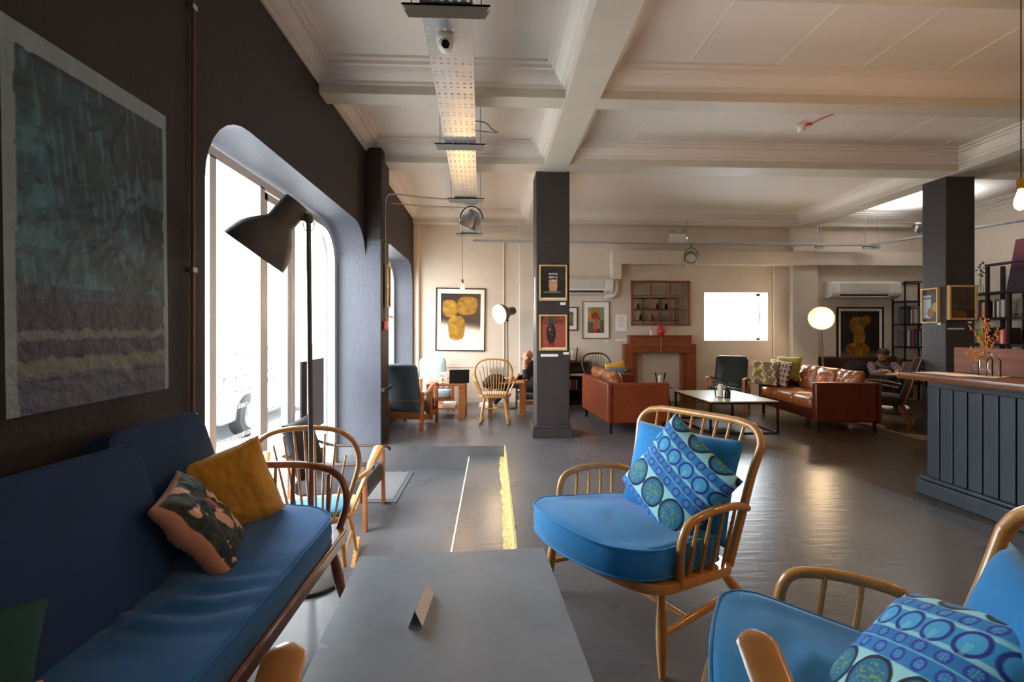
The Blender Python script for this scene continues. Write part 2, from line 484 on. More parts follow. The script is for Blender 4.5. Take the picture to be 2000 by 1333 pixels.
wp = MB(); wp.box(-1.85, -1.27, 5.33, 5.70, LOW, 3.42)
pier = struct(wp, 'pillar', MATS['grey_blue_paint'], smooth=0, bevel=0.012)
pier.data.materials.append(MATS['dark_paint'])
for p in pier.data.polygons:
    if p.normal.x > 0.5: p.material_index = 1
# the pilaster's dark upper part above the window head
wpu = MB(); wpu.box(-1.455, -1.262, 5.318, 5.705, 2.35, 3.42); struct(wpu, 'wall_pilaster', MATS['dark_paint'], smooth=0, bevel=0.02)
tr = MB(); tr.box(-1.27, -1.225, 5.30, 5.72, 0.62, 0.66); struct(tr, 'trim_3', MATS['dark_paint'], smooth=0, bevel=0.006)

wb = MB(); wb.box(-1.9, XR + .3, YF, YF + .45, -0.1, ZC + .05)
wb = struct(wb, 'wall_back', MATS['plaster'], smooth=0)
W1, W2 = at(1375, 571, y=YF), at(1500, 666, y=YF)
hole = MB(); hole.box(W1.x, W2.x, YF - .2, YF + .8, W2.z, W1.z)
cut(wb, [hole])
wr = MB(); wr.box(XR, XR + .3, YB, YF + .3, -0.1, ZC + .05); struct(wr, 'wall_right', MATS['plaster'], smooth=0)
wre = MB(); wre.box(-1.9, XR + .3, YB - .3, YB, -0.1, ZC + .05)
wre = struct(wre, 'wall_rear', MATS['plaster'], smooth=0)
hole = MB(); hole.box(2.15, 2.65, YB - .6, YB + .2, 1.7, 2.5); cut(wre, [hole])  # opening cut for the added fill light window
ce = MB(); ce.box(-1.9, XR + .3, YB - .3, YF + .45, ZC, ZC + .2); struct(ce, 'ceiling', MATS['ceiling_paint'], smooth=0)

# back wall: pilasters, boxed duct, dado line, skirting
d1, d2 = at(1194, 490, y=8.45), at(1210, 517, y=8.45)
bd = MB()
bd.box(d1.x, XR, 8.36, YF, d2.z, d1.z); bd.box(d1.x, d1.x + .17, 8.36, YF, 2.28, d2.z)
struct(bd, 'trim_4', MATS['plaster'], smooth=0, bevel=0.008)
pl = MB()
for a, b, dep in ((1540, 1590, .12), (1014, 1046, .10)):
    pa, pb = at(a, 600, y=YF), at(b, 600, y=YF); pl.box(pa.x, pb.x, YF - dep, YF, 0, 3.40)
pl.box(XL, XL + .10, YF - .10, YF, 0, 3.4)
struct(pl, 'wall_pilaster', MATS['plaster'], smooth=0, bevel=0.01)
da = MB(); da.box(XL, 6, YF - .012, YF, 0.655, 0.668); da.box(-.6, XR, YF - .02, YF, 0, 0.10); da.box(XL, -.6, YF - .02, YF, 0, 0.10)
struct(da, 'baseboard_back', MATS['plaster'], smooth=0)

# columns
def column(x0, x1, y0, y1, nm='column'):
    c = MB(); c.box(x0, x1, y0, y1, 0, ZBEAM + .02)
    o = struct(c, nm, MATS['column_paint'], smooth=0, bevel=0.012)
    s = MB(); s.box(x0 - .05, x1 + .03, y0 - .05, y1 + .05, 0, .115)
    s.box(x0 - .035, x1 + .02, y0 - .035, y1 + .035, .115, .145)
    struct(s, 'baseboard_column', MATS['column_paint'], smooth=0, bevel=0.006)
    return o
column(0.539, 0.957, 5.69, 6.10)
column(5.79, 6.18, 5.65, 5.98)

# beams and the stepped cornices of each bay
XB = [(0.62, 0.92), (5.75, 6.05)]
YBm = [(2.40, 2.72), (3.906, 4.094), (5.46, 5.75), (8.42, YF)]
for y0, y1 in YBm:
    b = MB(); b.box(XL, XR, y0, y1, ZBEAM, ZC); struct(b, 'beam_cross', MATS['beam_paint'], smooth=0, bevel=0.006)
for x0, x1 in XB:
    b = MB(); b.box(x0, x1, YB, YF, ZBEAM - .004, ZC); struct(b, 'beam_long', MATS['beam_paint'], smooth=0, bevel=0.006)
PROF = [(0.0, 3.375), (0.022, 3.375), (0.024, 3.40), (0.045, 3.405), (0.075, 3.43), (0.10, 3.462), (0.105, 3.475), (0.13, 3.48), (0.135, 3.505), (0.17, 3.51), (0.172, ZC)]
xs = [(XL, XB[0][0]), (XB[0][1], XB[1][0]), (XB[1][1], XR)]
ys = [(YB, YBm[0][0]), (YBm[0][1], YBm[1][0]), (YBm[1][1], YBm[2][0]), (YBm[2][1], YBm[3][0])]
ti = 5
for x0, x1 in xs:
    for y0, y1 in ys:
        c = MB(); vs_ = []
        for o_, z in PROF:
            vs_ += [(x0 + o_, y0 + o_, z), (x1 - o_, y0 + o_, z), (x1 - o_, y1 - o_, z), (x0 + o_, y1 - o_, z)]
        c.add(vs_, [(i * 4 + j, i * 4 + (j + 1) % 4, (i + 1) * 4 + (j + 1) % 4, (i + 1) * 4 + j) for i in range(len(PROF) - 1) for j in range(4)])
        struct(c, 'trim_%d' % ti, MATS['ceiling_paint'], smooth=25); ti += 1
bt = MB()
for k in range(6):
    x = 1.62 + k * 0.74
    for y0, y1 in ys[:3]: bt.box(x, x + .007, y0 + .17, y1 - .17, ZC - .004, ZC + .001)
struct(bt, 'ceiling_batten_lines', MATS['nosing'], smooth=0)

# ------------------------------------------------------------------ shop front glazing (window_1) and the alcove window (window_2)
def yz_frame(mb, x, outline, w, dep):
    """A frame bar that follows an outline in the y-z plane."""
    k = len(outline); cy = sum(p[0] for p in outline) / k; cz = sum(p[1] for p in outline) / k
    vs_ = []
    ins = []
    for i in range(k):
        a, b, c = outline[i - 1], outline[i], outline[(i + 1) % k]
        t = Vector((c[0] - a[0], c[1] - a[1])).normalized(); nrm = Vector((-t.y, t.x))
        ins.append((b[0] + nrm.x * w, b[1] + nrm.y * w))
    for xx in (x - dep / 2, x + dep / 2):
        vs_ += [(xx, a, b) for a, b in outline] + [(xx, a, b) for a, b in ins]
    f = []
    for i in range(k):
        j = (i + 1) % k
        f += [(i, j, k + j, k + i), (2 * k + j, 2 * k + i, 3 * k + i, 3 * k + j), (k + i, k + j, 3 * k + j, 3 * k + i), (j, i, 2 * k + i, 2 * k + j)]
    mb.add(vs_, f)

GX = -1.80
o1 = rrect(2.42, 5.30, LOW + .01, 2.475, (0.002, 0.002, 0.40, 0.40), 8)
wf = MB(); yz_frame(wf, GX, o1, 0.065, 0.07)
for y in (2.99, 3.62, 4.17): wf.box(GX - .035, GX + .035, y - .035, y + .035, LOW + .07, 2.42)
wf.box(GX - .03, GX + .03, 3.03, 3.585, LOW + .07, LOW + .22)
w1o = struct(wf, 'window_1', MATS['white_frame'], smooth=30, bevel=0.006)
dr = MB()      # hinged door leaf between the second and third mullion
yz_frame(dr, GX + .0, rrect(3.66, 4.13, LOW + .03, 2.40, 0.004, 2), 0.06, 0.05)
d_o = struct(dr, 'door_1', MATS['white_frame'], smooth=0, bevel=0.004)
gl = MB(); gl.add([(GX - .004, a, b) for a, b in rrect(2.45, 5.27, LOW + .04, 2.44, (0.002, 0.002, .37, .37), 8)], [tuple(range(36))])
gp = gl.build('window_pane', MATS['window_glass'], w1o, smooth=0)
# board lying against the glass beside the door
bo = MB(); bo.box(GX + .035, GX + .06, 4.46, 4.84, 0.36, 1.04)
tag(bo.build('notice_board', mat('notice_grey', '8a8688', 0.4), smooth=0, bevel=.004), 'dark notice board fixed upright to the shop front glass behind the floor lamp', 'sign')
bo = MB(); bo.box(GX + .035, GX + .055, 4.30, 4.42, 0.36, 1.03)
tag(bo.build('notice_strip', MATS['rubber_black'], smooth=0, bevel=.003), 'narrow black panel in a pale edge on the shop glass, next to the notice board', 'sign')

# white lettering on the shop glass, read from behind and too faint to make out: rows of small strokes
random.seed(5)
def scribble(mb, x, y0, y1, z, h):
    y = y0
    while y < y1:
        w = random.uniform(.012, .024)
        if random.random() < .15: y += .02; continue
        k = random.choice('oluinet')
        t = h * .16
        if k in 'oe':
            for i in range(8):
                a, b = math.pi * i / 4, math.pi * (i + 1) / 4
                mb.bar((x, y + w / 2 + math.cos(a) * w / 2, z + h * .35 + math.sin(a) * h * .35), (x, y + w / 2 + math.cos(b) * w / 2, z + h * .35 + math.sin(b) * h * .35), t, .001, (1, 0, 0))
        elif k in 'li': mb.bar((x, y + w / 2, z), (x, y + w / 2, z + h * (1 if k == 'l' else .7)), t, .001, (1, 0, 0))
        else:
            mb.bar((x, y, z), (x, y, z + h * .7), t, .001, (1, 0, 0)); mb.bar((x, y, z + h * .6), (x, y + w, z + h * .6), t, .001, (1, 0, 0)); mb.bar((x, y + w, z), (x, y + w, z + h * .7), t, .001, (1, 0, 0))
        y += w + .010
wt = MB()
for z, a, b in ((1.12, 3.30, 3.50), (0.96, 3.16, 3.56), (0.86, 3.15, 3.56), (0.76, 3.15, 3.56), (0.55, 3.06, 3.56)): scribble(wt, GX + .002, a, b, z, .045)
for z, a, b in ((0.98, 3.73, 3.92), (0.90, 3.73, 3.90), (0.66, 3.73, 3.98)): scribble(wt, GX + .002, a, b, z, .045)
wt.build('lettering', MATS['white_frame'], w1o, smooth=0)

o2 = rrect(6.20, 8.38, .37, 2.50, (0.002, 0.002, .38, .38), 8)
wf = MB(); yz_frame(wf, GX, o2, .07, .07)
wf.box(GX - .03, GX + .03, 7.27, 7.33, .42, 2.44); wf.box(GX - .025, GX + .025, 6.25, 8.33, 1.55, 1.60)
w2o = struct(wf, 'window_2', MATS['white_frame'], smooth=30, bevel=.005)
gl = MB(); gl.add([(GX - .004, a, b) for a, b in rrect(6.24, 8.34, .40, 2.46, (0.002, 0.002, .35, .35), 8)], [tuple(range(36))])
gl.build('window_pane', MATS['window_glass'], w2o, smooth=0)

# small back window (window_3)
wf = MB(); fy = YF + .27
x0, x1, z0, z1 = W1.x, W2.x, W2.z, W1.z
for a in ((x0, x1, z0, z0 + .05), (x0, x1, z1 - .05, z1), (x0, x0 + .05, z0, z1), (x1 - .07, x1, z0, z1)): wf.box(a[0], a[1], fy, fy + .06, a[2], a[3])
w3o = struct(wf, 'window_3', MATS['white_frame'], smooth=0, bevel=.004)
gl = MB(); gl.box(x0 + .04, x1 - .06, fy + .028, fy + .034, z0 + .04, z1 - .04); gl.build('window_pane', MATS['window_glass'], w3o, smooth=0)
lt = MB(); lt.box(x1 - .055, x1 - .03, fy - .02, fy + .01, z0 + .38, z0 + .50); lt.build('latch', MATS['white_frame'], w3o, smooth=0, bevel=.003)
rv = MB()   # white painted reveal lining
for a in ((x0, x1, z0, z0 + .006), (x0, x1, z1 - .006, z1), (x0, x0 + .006, z0, z1), (x1 - .006, x1, z0, z1)): rv.box(a[0], a[1], YF - .002, fy, a[2], a[3])
struct(rv, 'window_3_reveal', MATS['white_frame'], smooth=0)
# unseen window added behind the viewer for fill light (fill_window)
wf = MB(); ry = YB - .2
for a in ((2.15, 2.65, 1.7, 1.75), (2.15, 2.65, 2.45, 2.5), (2.15, 2.2, 1.7, 2.5), (2.6, 2.65, 1.7, 2.5)): wf.box(a[0], a[1], ry, ry + .06, a[2], a[3])
w4o = struct(wf, 'fill_window', MATS['white_frame'], smooth=0)
gl = MB(); gl.box(2.18, 2.62, ry + .028, ry + .034, 1.73, 2.47); gl.build('window_pane', MATS['window_glass'], w4o, smooth=0)

# ------------------------------------------------------------------ the street outside
st = MB(); st.box(-14, -1.9, -8, 22, -.6, LOW - .02)
struct(st, 'pavement', mat('paving', 'a9a9a6', 0.8, var=.08, scale=2), smooth=0)
fa = MB(); fa.box(-14.3, -13.6, -8, 22, -.3, 3.4)
for k in range(9): fa.box(-13.6, -13.5, -7 + k * 3.2, -5 + k * 3.2, .2, 2.4)
struct(fa, 'exterior_shopfronts', mat('render_white', 'd8d8d6', .8, var=.05), smooth=0)

def car(loc, rz):
    t = thing('car', 'parked dark estate car seen faintly through the shop front glass', 'car', loc, rz)
    side = [(-2.1, .35), (-2.15, .75), (-1.9, 1.0), (-1.2, 1.05), (-.6, 1.42), (1.3, 1.45), (1.95, 1.05), (2.15, .95), (2.2, .4), (2.0, .28), (-2.0, .28)]
    k = len(side); b = MB()
    b.add([(x, s * .85 * (0.86 if z > 1.2 else 1), z) for s in (-1, 1) for x, z in side], [tuple(range(k - 1, -1, -1)), tuple(range(k, 2 * k))] + [(i, (i + 1) % k, k + (i + 1) % k, k + i) for i in range(k)])
    b.build('body', mat('car_paint', '7d8794', .3, coat=.6), t, bevel=.05)
    for s in (-1, 1):
        g = MB(); g.add([(-1.0, s * .855, 1.06), (-.5, s * .76, 1.36), (1.2, s * .76, 1.38), (1.6, s * .855, 1.06)], [(0, 1, 2, 3)]); g.build('side_window', mat('car_glass', '2b3138', .15), t, smooth=0)
    for sx in (-1.35, 1.35):
        for s in (-1, 1):
            w = MB(); m_ = Matrix.Rotation(R90, 3, 'X')
            w.lathe([(.0, -.1), (.2, -.1), (.31, -.09), (.33, -.05), (.33, .05), (.31, .09), (.2, .1), (0, .1)], (sx, s * .80, .33), 24, m_)
            wh = w.build('wheel', MATS['rubber_black'], t)
            h = MB(); h.lathe([(0, -.115), (.18, -.112), (.2, -.1), (.2, .1), (.18, .112), (0, .115)], (sx, s * .80, .33), 16, m_); h.build('hubcap', MATS['steel'], wh)
    return t
car((-4.6, 8.6, LOW - .02), R90)
car2 = car((-8.4, 9.5, LOW - .02), R90); car2['label'] = 'second car parked further across the street beyond the estate car'

# ================================================================== foreground furniture
def leg_prof(mb, p, q, r0=.013, rm=.023, r1=.012, n=12):
    p, q = Vector(p), Vector(q); mb.tube([p.lerp(q, t) for t in (0, .15, .35, .55, .75, .92, 1)], [r0, r0 * 1.15, rm * .92, rm, rm * .85, r1 * 1.2, r1], n)

def back_frame(hb, ht, zb, zt, yb, yt, rc, n=7, bow=0.0):
    """Closed-top hoop outline: up one side, across, down the other; leaning back."""
    pts = []
    def P(x, z):
        t = (z - zb) / (zt - zb); return Vector((x, yb + (yt - yb) * t + bow * (1 - (x / ht) ** 2), z))
    for t in (0, .2, .4, .6): pts.append(P(hb + (ht - hb) * t, zb + (zt - rc - zb) * t / .8))
    for i in range(n + 1):
        a = math.pi / 2 * i / n; pts.append(P(ht - rc + rc * math.cos(a), zt - rc + rc * math.sin(a)))
    left = [Vector((-p.x, p.y, p.z)) for p in reversed(pts)]
    mid = [P(x, zt + .008) for x in (ht - rc - .06, 0, -(ht - rc - .06))]
    return pts + mid + left, P

def ring_colours(u, v):
    """Printed rows of rings and dots on the blue patterned cushions."""
    base = hx('1f78b8'); pale = hx('8fd6dc'); navy = hx('1c2f8a'); black = hx('141a26'); mid = hx('2f9bd0'); teal = hx('0f6f8e'); lime = hx('8fa83a')
    def ring(cu, cv, r, w, u=u, v=v, asp=1.0):
        d = math.sqrt(((u - cu)) ** 2 + ((v - cv) * asp) ** 2); return 1 - sstep(w * .6, w, abs(d - r)), d
    c = base
    rows = [(0.00, .10, 'dots'), (.10, .42, 'big'), (.42, .53, 'dots'), (.53, .62, 'dots2'), (.62, .80, 'rings'), (.80, .90, 'dots'), (.90, 1.2, 'big')]
    for a, b, k in rows:
        if a <= v < b:
            m = (a + b) / 2; hgt = b - a
            if k == 'big':
                p = .31; cu = (math.floor(u / p) + .5) * p; d = abs(u - cu) / (p / 2); e = abs(v - (a + .16)) / .16
                c = mixc(pale, hx('c9efe8'), .3) if (1 - d) + (1 - e) * .9 < .75 else mixc(base, teal, .5)
                dd = math.sqrt(((u - cu) / .135) ** 2 + ((v - (a + .16)) / .150) ** 2)
                if dd < 1: c = mixc(hx('1877b4'), teal, max(0, fbm(u * 9, v * 9, 3) + .5))
                if dd < .75 and fbm(u, v, 40, 2) > .08: c = mixc(c, lime, .8)
                k2 = 1 - sstep(.07, .11, abs(dd - 1.02)); c = mixc(c, black, k2)
            elif k == 'rings':
                c = pale if abs(v - m) > hgt * .36 else mid
                p = .20; cu = (math.floor((u + .1) / p) + .5) * p - .1
                if math.hypot(u - cu, v - m) < .078: c = hx('43a9dc')
                q, _ = ring(cu, m, .078, .014); c = mixc(c, navy, q)
                if abs(u - cu) < .012 + .02 * (v - a) / hgt and v < m: c = mixc(c, pale, .5)
            else:
                c = mixc(base, hx('2f8fca'), .4 if k == 'dots' else .0)
                p = .15; off = .0 if k == 'dots' else .075; cu = (math.floor((u + off) / p) + .5) * p - off
                q, d = ring(cu, m, .038, .011); c = mixc(c, hx('2b3fa8'), q)
                if d < .03 and (math.atan2(v - m, u - cu) * 8 / math.pi) % 2 < .5: c = mixc(c, pale, .6)
                if abs(v - a) < .006 or abs(v - b) < .006: c = mixc(c, pale, .7)
    return c

def windsor_easy_chair(loc, rotz, label, arm_shift=0.0, bulge=.085, back_w=.60, back_x=.05, cush_y=0.0, back_y=0.0, hoop_y=0.0):
    HY = hoop_y
    t = thing('spindle_armchair', label, 'armchair', loc, rotz, 'beech spindle armchairs around the low table')
    W, BE = .372, MATS['beech']
    tilt = lambda p: Vector((p.x, p.y, p.z - .14 * p.y)); AS = arm_shift
    fo = []
    for x, y in rrect(-W, W, 0, .60, (.10, .10, .10, .10), 6): fo.append((x * (1 - .09 * y / .60), y))
    fo = [(x, y) for x, y in fo]; k0_ = max(i for i, p in enumerate(fo) if p[0] < 0 and p[1] < .01)
    fo = fo[:k0_ + 1] + [(-.27 + .54 * i / 10 + .0, 0.0) for i in range(1, 10)] + fo[k0_ + 1:]
    bow = lambda p: Vector((p.x, p.y - .075 * max(0, 1 - (p.x / .36) ** 2) * max(0, 1 - p.y / .3), p.z))
    tilt0 = tilt; tilt = lambda p: tilt0(bow(p))
    sf = MB(); sf.slab(fo, [(.97, .318), (1, .324), (1, .352), (.985, .360)], tilt)
    sf.build('seat_frame', BE, t)
    for sx in (-1, 1):
        l = MB(); leg_prof(l, (sx * .325, .085, .315), (sx * .350, .060, 0)); l.build('leg', BE, t)
        l = MB(); leg_prof(l, (sx * .27, .54, .255), (sx * .30, .765, 0)); l.build('leg', BE, t)
    fr = [Vector((sx * .338, .072, .15)) for sx in (-1, 1)]; rr = [Vector((sx * .285, .655, .12)) for sx in (-1, 1)]
    for i in (0, 1):
        l = MB(); leg_prof(l, fr[i], rr[i], .010, .018, .010); l.build('stretcher', BE, t)
    l = MB(); a, b = fr[0].lerp(rr[0], .32), fr[1].lerp(rr[1], .32); leg_prof(l, a, b, .010, .017, .010); l.build('stretcher', BE, t)
    pts, P = back_frame(.305, .352, .265, .862, .565 + HY, .775 + HY, .09, bow=.02)
    pts = catmull(pts, 3)
    b = MB(); b.tube(pts, .0185, 12); b.build('back_frame', BE, t)
    for k in range(8):
        x = -.255 + k * .51 / 7
        s = MB(); p, q = P(x * .78, .285), P(x, .872); s.tube([p.lerp(q, u) for u in (0, .3, .6, 1)], [.008, .0095, .0085, .0065], 8); s.build('spindle', BE, t)
    for sx in (-1, 1):
        path = catmull([(sx * .350, .165 + AS, .315), (sx * .362, .150 + AS, .42), (sx * .368, .155 + AS, .50), (sx * .372, .195 + AS, .555), (sx * .372, .30 + AS * .6, .572), (sx * .366, .46 + HY * .5, .565), (sx * .358, .57 + HY, .545), (sx * .342, .65 + HY, .515)], 5)
        a = MB(); a.tube(path, .0165, 12); a.build('arm_bow', BE, t)
        for k, y in enumerate([y_ + AS * (1 - (y_ - .235) / .26) for y_ in (.24, .325, .41, .495)]):
            s = MB(); p, q = Vector((sx * (.350 - .05 * y), y - .01, .35 - .14 * y)), Vector((sx * .362, y + .03, .568 - .006 * k)); s.tube([p, p.lerp(q, .5), q], [.0075, .009, .0065], 8); s.build('spindle', BE, t)
    # seat cushion with piping
    out = rrect(-.350, .350, -.035, .54 - cush_y, (.11, .14, .06, .06), 8)
    kk = max(i for i, p in enumerate(out) if p[0] < 0 and p[1] < -.03); out = out[:kk + 1] + [(-.19 + .38 * i / 8, -.035) for i in range(1, 8)] + out[kk + 1:]
    def cf(p):
        r2 = min(1, (p.x / .3) ** 2 + ((p.y - .22) / .3) ** 2)
        dome = .022 * (1 - r2) * (1 if p.z > .42 else 0)
        wr = .006 * math.sin(p.y * 55 + 3 * math.sin(p.x * 9)) * math.exp(-((p.x + .05) / .14) ** 2 - ((p.y - .20) / .12) ** 2) * (1 if p.z > .47 else 0)
        return Vector((p.x * (1 - .12 * max(0, p.y) / .5), p.y - bulge * max(0, 1 - (p.x / .36) ** 2) * max(0, 1 - p.y / .35) - .01 + cush_y, p.z - .13 * p.y + dome + wr))
    z0, z1 = .362, .488
    lv = [(.90, z0), (.97, z0 + .004), (1.0, z0 + .02), (1.012, (z0 + z1) / 2), (1.0, z1 - .012), (.985, z1)] + [(k / 14 * .985, z1 + .004) for k in range(13, 0, -1)]
    c = MB(); c.slab(out, lv, cf); cu = c.build('seat_cushion', MATS['blue_fabric'], t, smooth=60)
    oc = (sum(p[0] for p in out) / len(out), sum(p[1] for p in out) / len(out))
    for z in (z1 - .002, z0 + .014):
        pp = MB(); pp.tube([cf(Vector((oc[0] + (x - oc[0]) * 1.0, oc[1] + (y - oc[1]) * 1.0, z))) for x, y in out], .0045, 6, closed=True); pp.build('piping', MATS['blue_fabric'], cu)
    bm = frame_matrix((0, .545, .60), (1, 0, 0), (0, .34, 1))
    bm = Matrix.Translation((back_x, back_y, 0)) @ bm
    pillow('back_cushion', MATS['blue_fabric'], back_w, .46, .13, bm, 20, .05, parent=t, seed=rotz)
    # printed cushion: rests against the back but is a thing of its own
    R = Matrix.Rotation(rotz, 4, 'Z'); R.translation = Vector(loc)
    return t, R

ca, RA = windsor_easy_chair((.405, 1.975, 0), math.radians(-59),
    'whole beech spindle armchair with bright blue cushions beside the slate grey table')
r_, u_ = Vector((1, 0, 0)), Vector((0, .36, 1)).normalized()
an = math.radians(-31); rr_, uu_ = r_ * math.cos(an) + u_ * math.sin(an), -r_ * math.sin(an) + u_ * math.cos(an)
pc = pillow('patterned_cushion', MATS['printed_fabric'], .44, .44, .13, RA @ frame_matrix((.15, .405, .630), rr_, uu_), 180, .05, ring_colours, wr=.003)
tag(pc, 'blue ring-printed cushion propped on its corner in the whole beech armchair', 'cushion', 'ring printed cushions')
cb, RB = windsor_easy_chair((.605, 1.144, 0), math.radians(-118),
    'beech spindle armchair with a blue seat, cropped by the lower right corner of the photo', -.015, .03, .44, .06, .03, -.04, -.10)
u_ = Vector((0, .80, .75)).normalized(); an = math.radians(28); rr_, uu_ = r_ * math.cos(an) + u_ * math.sin(an), -r_ * math.sin(an) + u_ * math.cos(an)
pc = pillow('patterned_cushion', MATS['printed_fabric'], .40, .40, .13, RB @ frame_matrix((.03, .37, .565), rr_, uu_), 180, .05, ring_colours, wr=.003, seed=3)
tag(pc, 'blue ring-printed cushion lying in the armchair cropped by the lower right corner', 'cushion', 'ring printed cushions')

def rocking_chair(loc, rotz, label, wood='beech', scale=1.0, arm_z=.68, arm_w=.34, rockers=True, seat_pad=None, nm='rocking_chair', group='hoop-backed rocking chairs'):
    t = thing(nm, label, 'chair' if not rockers else 'rocking chair', loc, rotz, group)
    t.scale = (scale,) * 3
    B = MATS[wood]
    s = MB(); s.slab(rrect(-.25, .25, 0, .47, (.13, .13, .20, .20), 8), [(.90, .388), (.98, .395), (1, .405), (1, .415), (.97, .423), (.7, .417), (.3, .412)]); s.build('seat', B, t)
    zb, zt = .42, .99
    def P(x, z): return Vector((x, .44 + (z - zb) * .30, z))
    hoop = [P(x, z) for x, z in ((.165, .42), (.205, .52), (.245, .64), (.275, .75), (.272, .84), (.235, .92), (.16, .972), (.07, .990))]
    hoop = catmull(hoop + [P(0, .992)] + [Vector((-p.x, p.y, p.z)) for p in reversed(hoop)], 4)
    h = MB(); h.tube(hoop, .0145, 10); h.build('back_hoop', B, t)
    for k in range(9):
        x = -.21 + k * .42 / 8; zt_ = .985 - .30 * (abs(x) / .27) ** 2.4
        q = P(x, zt_); p = P(x * .62, .42); m = MB(); m.tube([p, p.lerp(q, .4), q], [.007, .008, .005], 8); m.build('spindle', B, t)
    for sx in (-1, 1):
        az = arm_z
        path = catmull([(sx * .245, .505, az - .03), (sx * (arm_w - .03), .36, az - .02), (sx * (arm_w - .02), .20, az - .015), (sx * arm_w, .08, az + .005), (sx * (arm_w + .015), 0, az + .03), (sx * (arm_w + .02), -.035, az + .045)], 5)
        n = len(path); rad = [.016 + .018 * sstep(.15, .75, i / (n - 1)) for i in range(n)]; rad[-1] = .012; rad[-2] = .024; rad[-3] = .030
        a = MB(); a.tube(path, rad, 14, flat=[.85 - .45 * sstep(.1, .5, i / (n - 1)) for i in range(n)], up=(0, 0, 1)); a.build('arm', B, t)
        m = MB(); leg_prof(m, (sx * .215, .13, .41), (sx * (arm_w - .002), .075, az - .008), .010, .016, .009); m.build('arm_post', B, t)
        for y in (.24, .34):
            m = MB(); p, q = Vector((sx * .22, y, .415)), Vector((sx * (arm_w - .02), y - .02, az - .015)); m.tube([p, p.lerp(q, .5), q], [.007, .008, .005], 8); m.build('spindle', B, t)
        rz = lambda y: .012 + .23 * (y - .26) ** 2
        tops = [(sx * .16, .09), (sx * .15, .36)]; feet = [(sx * .215, .03), (sx * .205, .47)]
        for (tx, ty), (fx, fy_) in zip(tops, feet):
            m = MB(); leg_prof(m, (tx, ty, .40), (fx, fy_, (rz(fy_) + .02) if rockers else 0), .011, .018, .011); m.build('leg', B, t)
        st = MB(); a_, b_ = Vector((sx * .195, .052, .19)), Vector((sx * .183, .425, .19)); leg_prof(st, a_, b_, .008, .013, .008); st.build('stretcher', B, t)
        if rockers:
            m = MB(); ys_ = [-.14 + .72 * i / 12 for i in range(13)]
            for y0_, y1_ in zip(ys_, ys_[1:]): m.bar((sx * .215, y0_, rz(y0_)), (sx * .208, y1_, rz(y1_)), .026, .024)
            m.build('runner', B, t)
    m = MB(); leg_prof(m, (-.19, .20, .19), (.19, .20, .19), .008, .013, .008); m.build('stretcher', B, t)
    if seat_pad:
        c = MB(); c.slab(rrect(-.20, .20, .15, .42, .10, 6), [(.9, .424), (1, .435), (1, .452), (.93, .462), (.5, .468), (.1, .469)]); c.build('seat_pad', MATS[seat_pad], t)
    return t
rocking_chair((-1.18, 3.26, LOW), math.radians(191), 'beech rocking chair on the sunken entrance floor behind the floor lamp pole', scale=1.04, seat_pad='blue_fabric')
rocking_chair((.055, .745, 0), math.radians(180), 'rocking chair of which only two paddle-shaped arm ends show at the bottom edge', arm_z=.738, arm_w=.375)

# ------------------------------------------------------------------ the long spindle sofa against the dark wall
sf = thing('spindle_sofa', 'long dark blue cushioned sofa with spindle end standing against the dark wall', 'sofa', (-1.08, 1.35, 0))
DE = MATS['dark_elm']
def S(x, y, z): return Vector((x + 1.08, y - 1.35, z))
YE, YN = 2.30, .36
b = MB()
def sb(mb, x0, x1, y0, y1, z0, z1): mb.box(x0 + 1.08, x1 + 1.08, y0 - 1.35, y1 - 1.35, z0, z1)
sb(b, -.765, -.70, YN, YE - .04, .295, .355)
b.build('front_rail', DE, sf, bevel=.012, seg=3)
b = MB(); sb(b, -1.40, -.72, YE - .10, YE, .300, .350); b.build('side_rail', DE, sf, bevel=.02, seg=3)
b = MB(); sb(b, -1.40, -.72, YN, YN + .08, .300, .350); b.build('side_rail', DE, sf, bevel=.02, seg=3)
b = MB(); sb(b, -1.41, -1.35, YN, YE, .27, .325); b.build('back_rail', DE, sf, bevel=.01)
b = MB()
for k in range(9): sb(b, -1.36, -.76, .50 + k * .21, .53 + k * .21, .31, .335)
b.build('seat_slats', DE, sf)
for x, y, dx, dy in ((-.76, YE - .10, .04, .06), (-1.34, YE - .10, -.03, .04), (-.76, YN + .1, .04, -.05), (-1.34, YN + .1, -.03, -.04), (-.76, 1.33, .03, 0)):
    l = MB(); leg_prof(l, S(x, y, .31), S(x + dx, y + dy, 0), .016, .026, .013); l.build('leg', DE, sf)
for yy, dd in ((YE - .03, .03), (YN + .03, -.03)):
    arm = catmull([S(-.745, yy, .34), S(-.715, yy + dd * .5, .46), S(-.735, yy + dd, .56), S(-.80, yy + dd * 1.3, .620), S(-.93, yy + dd * 1.5, .645), S(-1.10, yy + dd * 1.5, .650), S(-1.28, yy + dd, .652), S(-1.37, yy, .65)], 5)
    a = MB(); a.tube(arm, .0175, 12); a.build('arm_bow', DE, sf)
    for k in range(7):
        x = -.80 - k * .085; zt_ = .60 if k == 0 else .64
        s = MB(); p, q = S(x + .0, yy, .345), S(x - .01, yy + dd * 1.4, zt_ + .003); s.tube([p, p.lerp(q, .5), q], [.009, .010, .007], 8); s.build('spindle', DE, sf)
for yy in (YE - .04, YN + .04, 1.33):
    p = MB(); p.tube([S(-1.36, yy, .30), S(-1.40, yy, .62), S(-1.425, yy, .80)], [.02, .019, .015], 10); p.build('back_post', DE, sf)
p = MB(); p.tube(catmull([S(-1.425, YN, .80), S(-1.43, 1.33, .81), S(-1.425, YE, .80)], 6), .016, 10); p.build('top_rail', DE, sf)
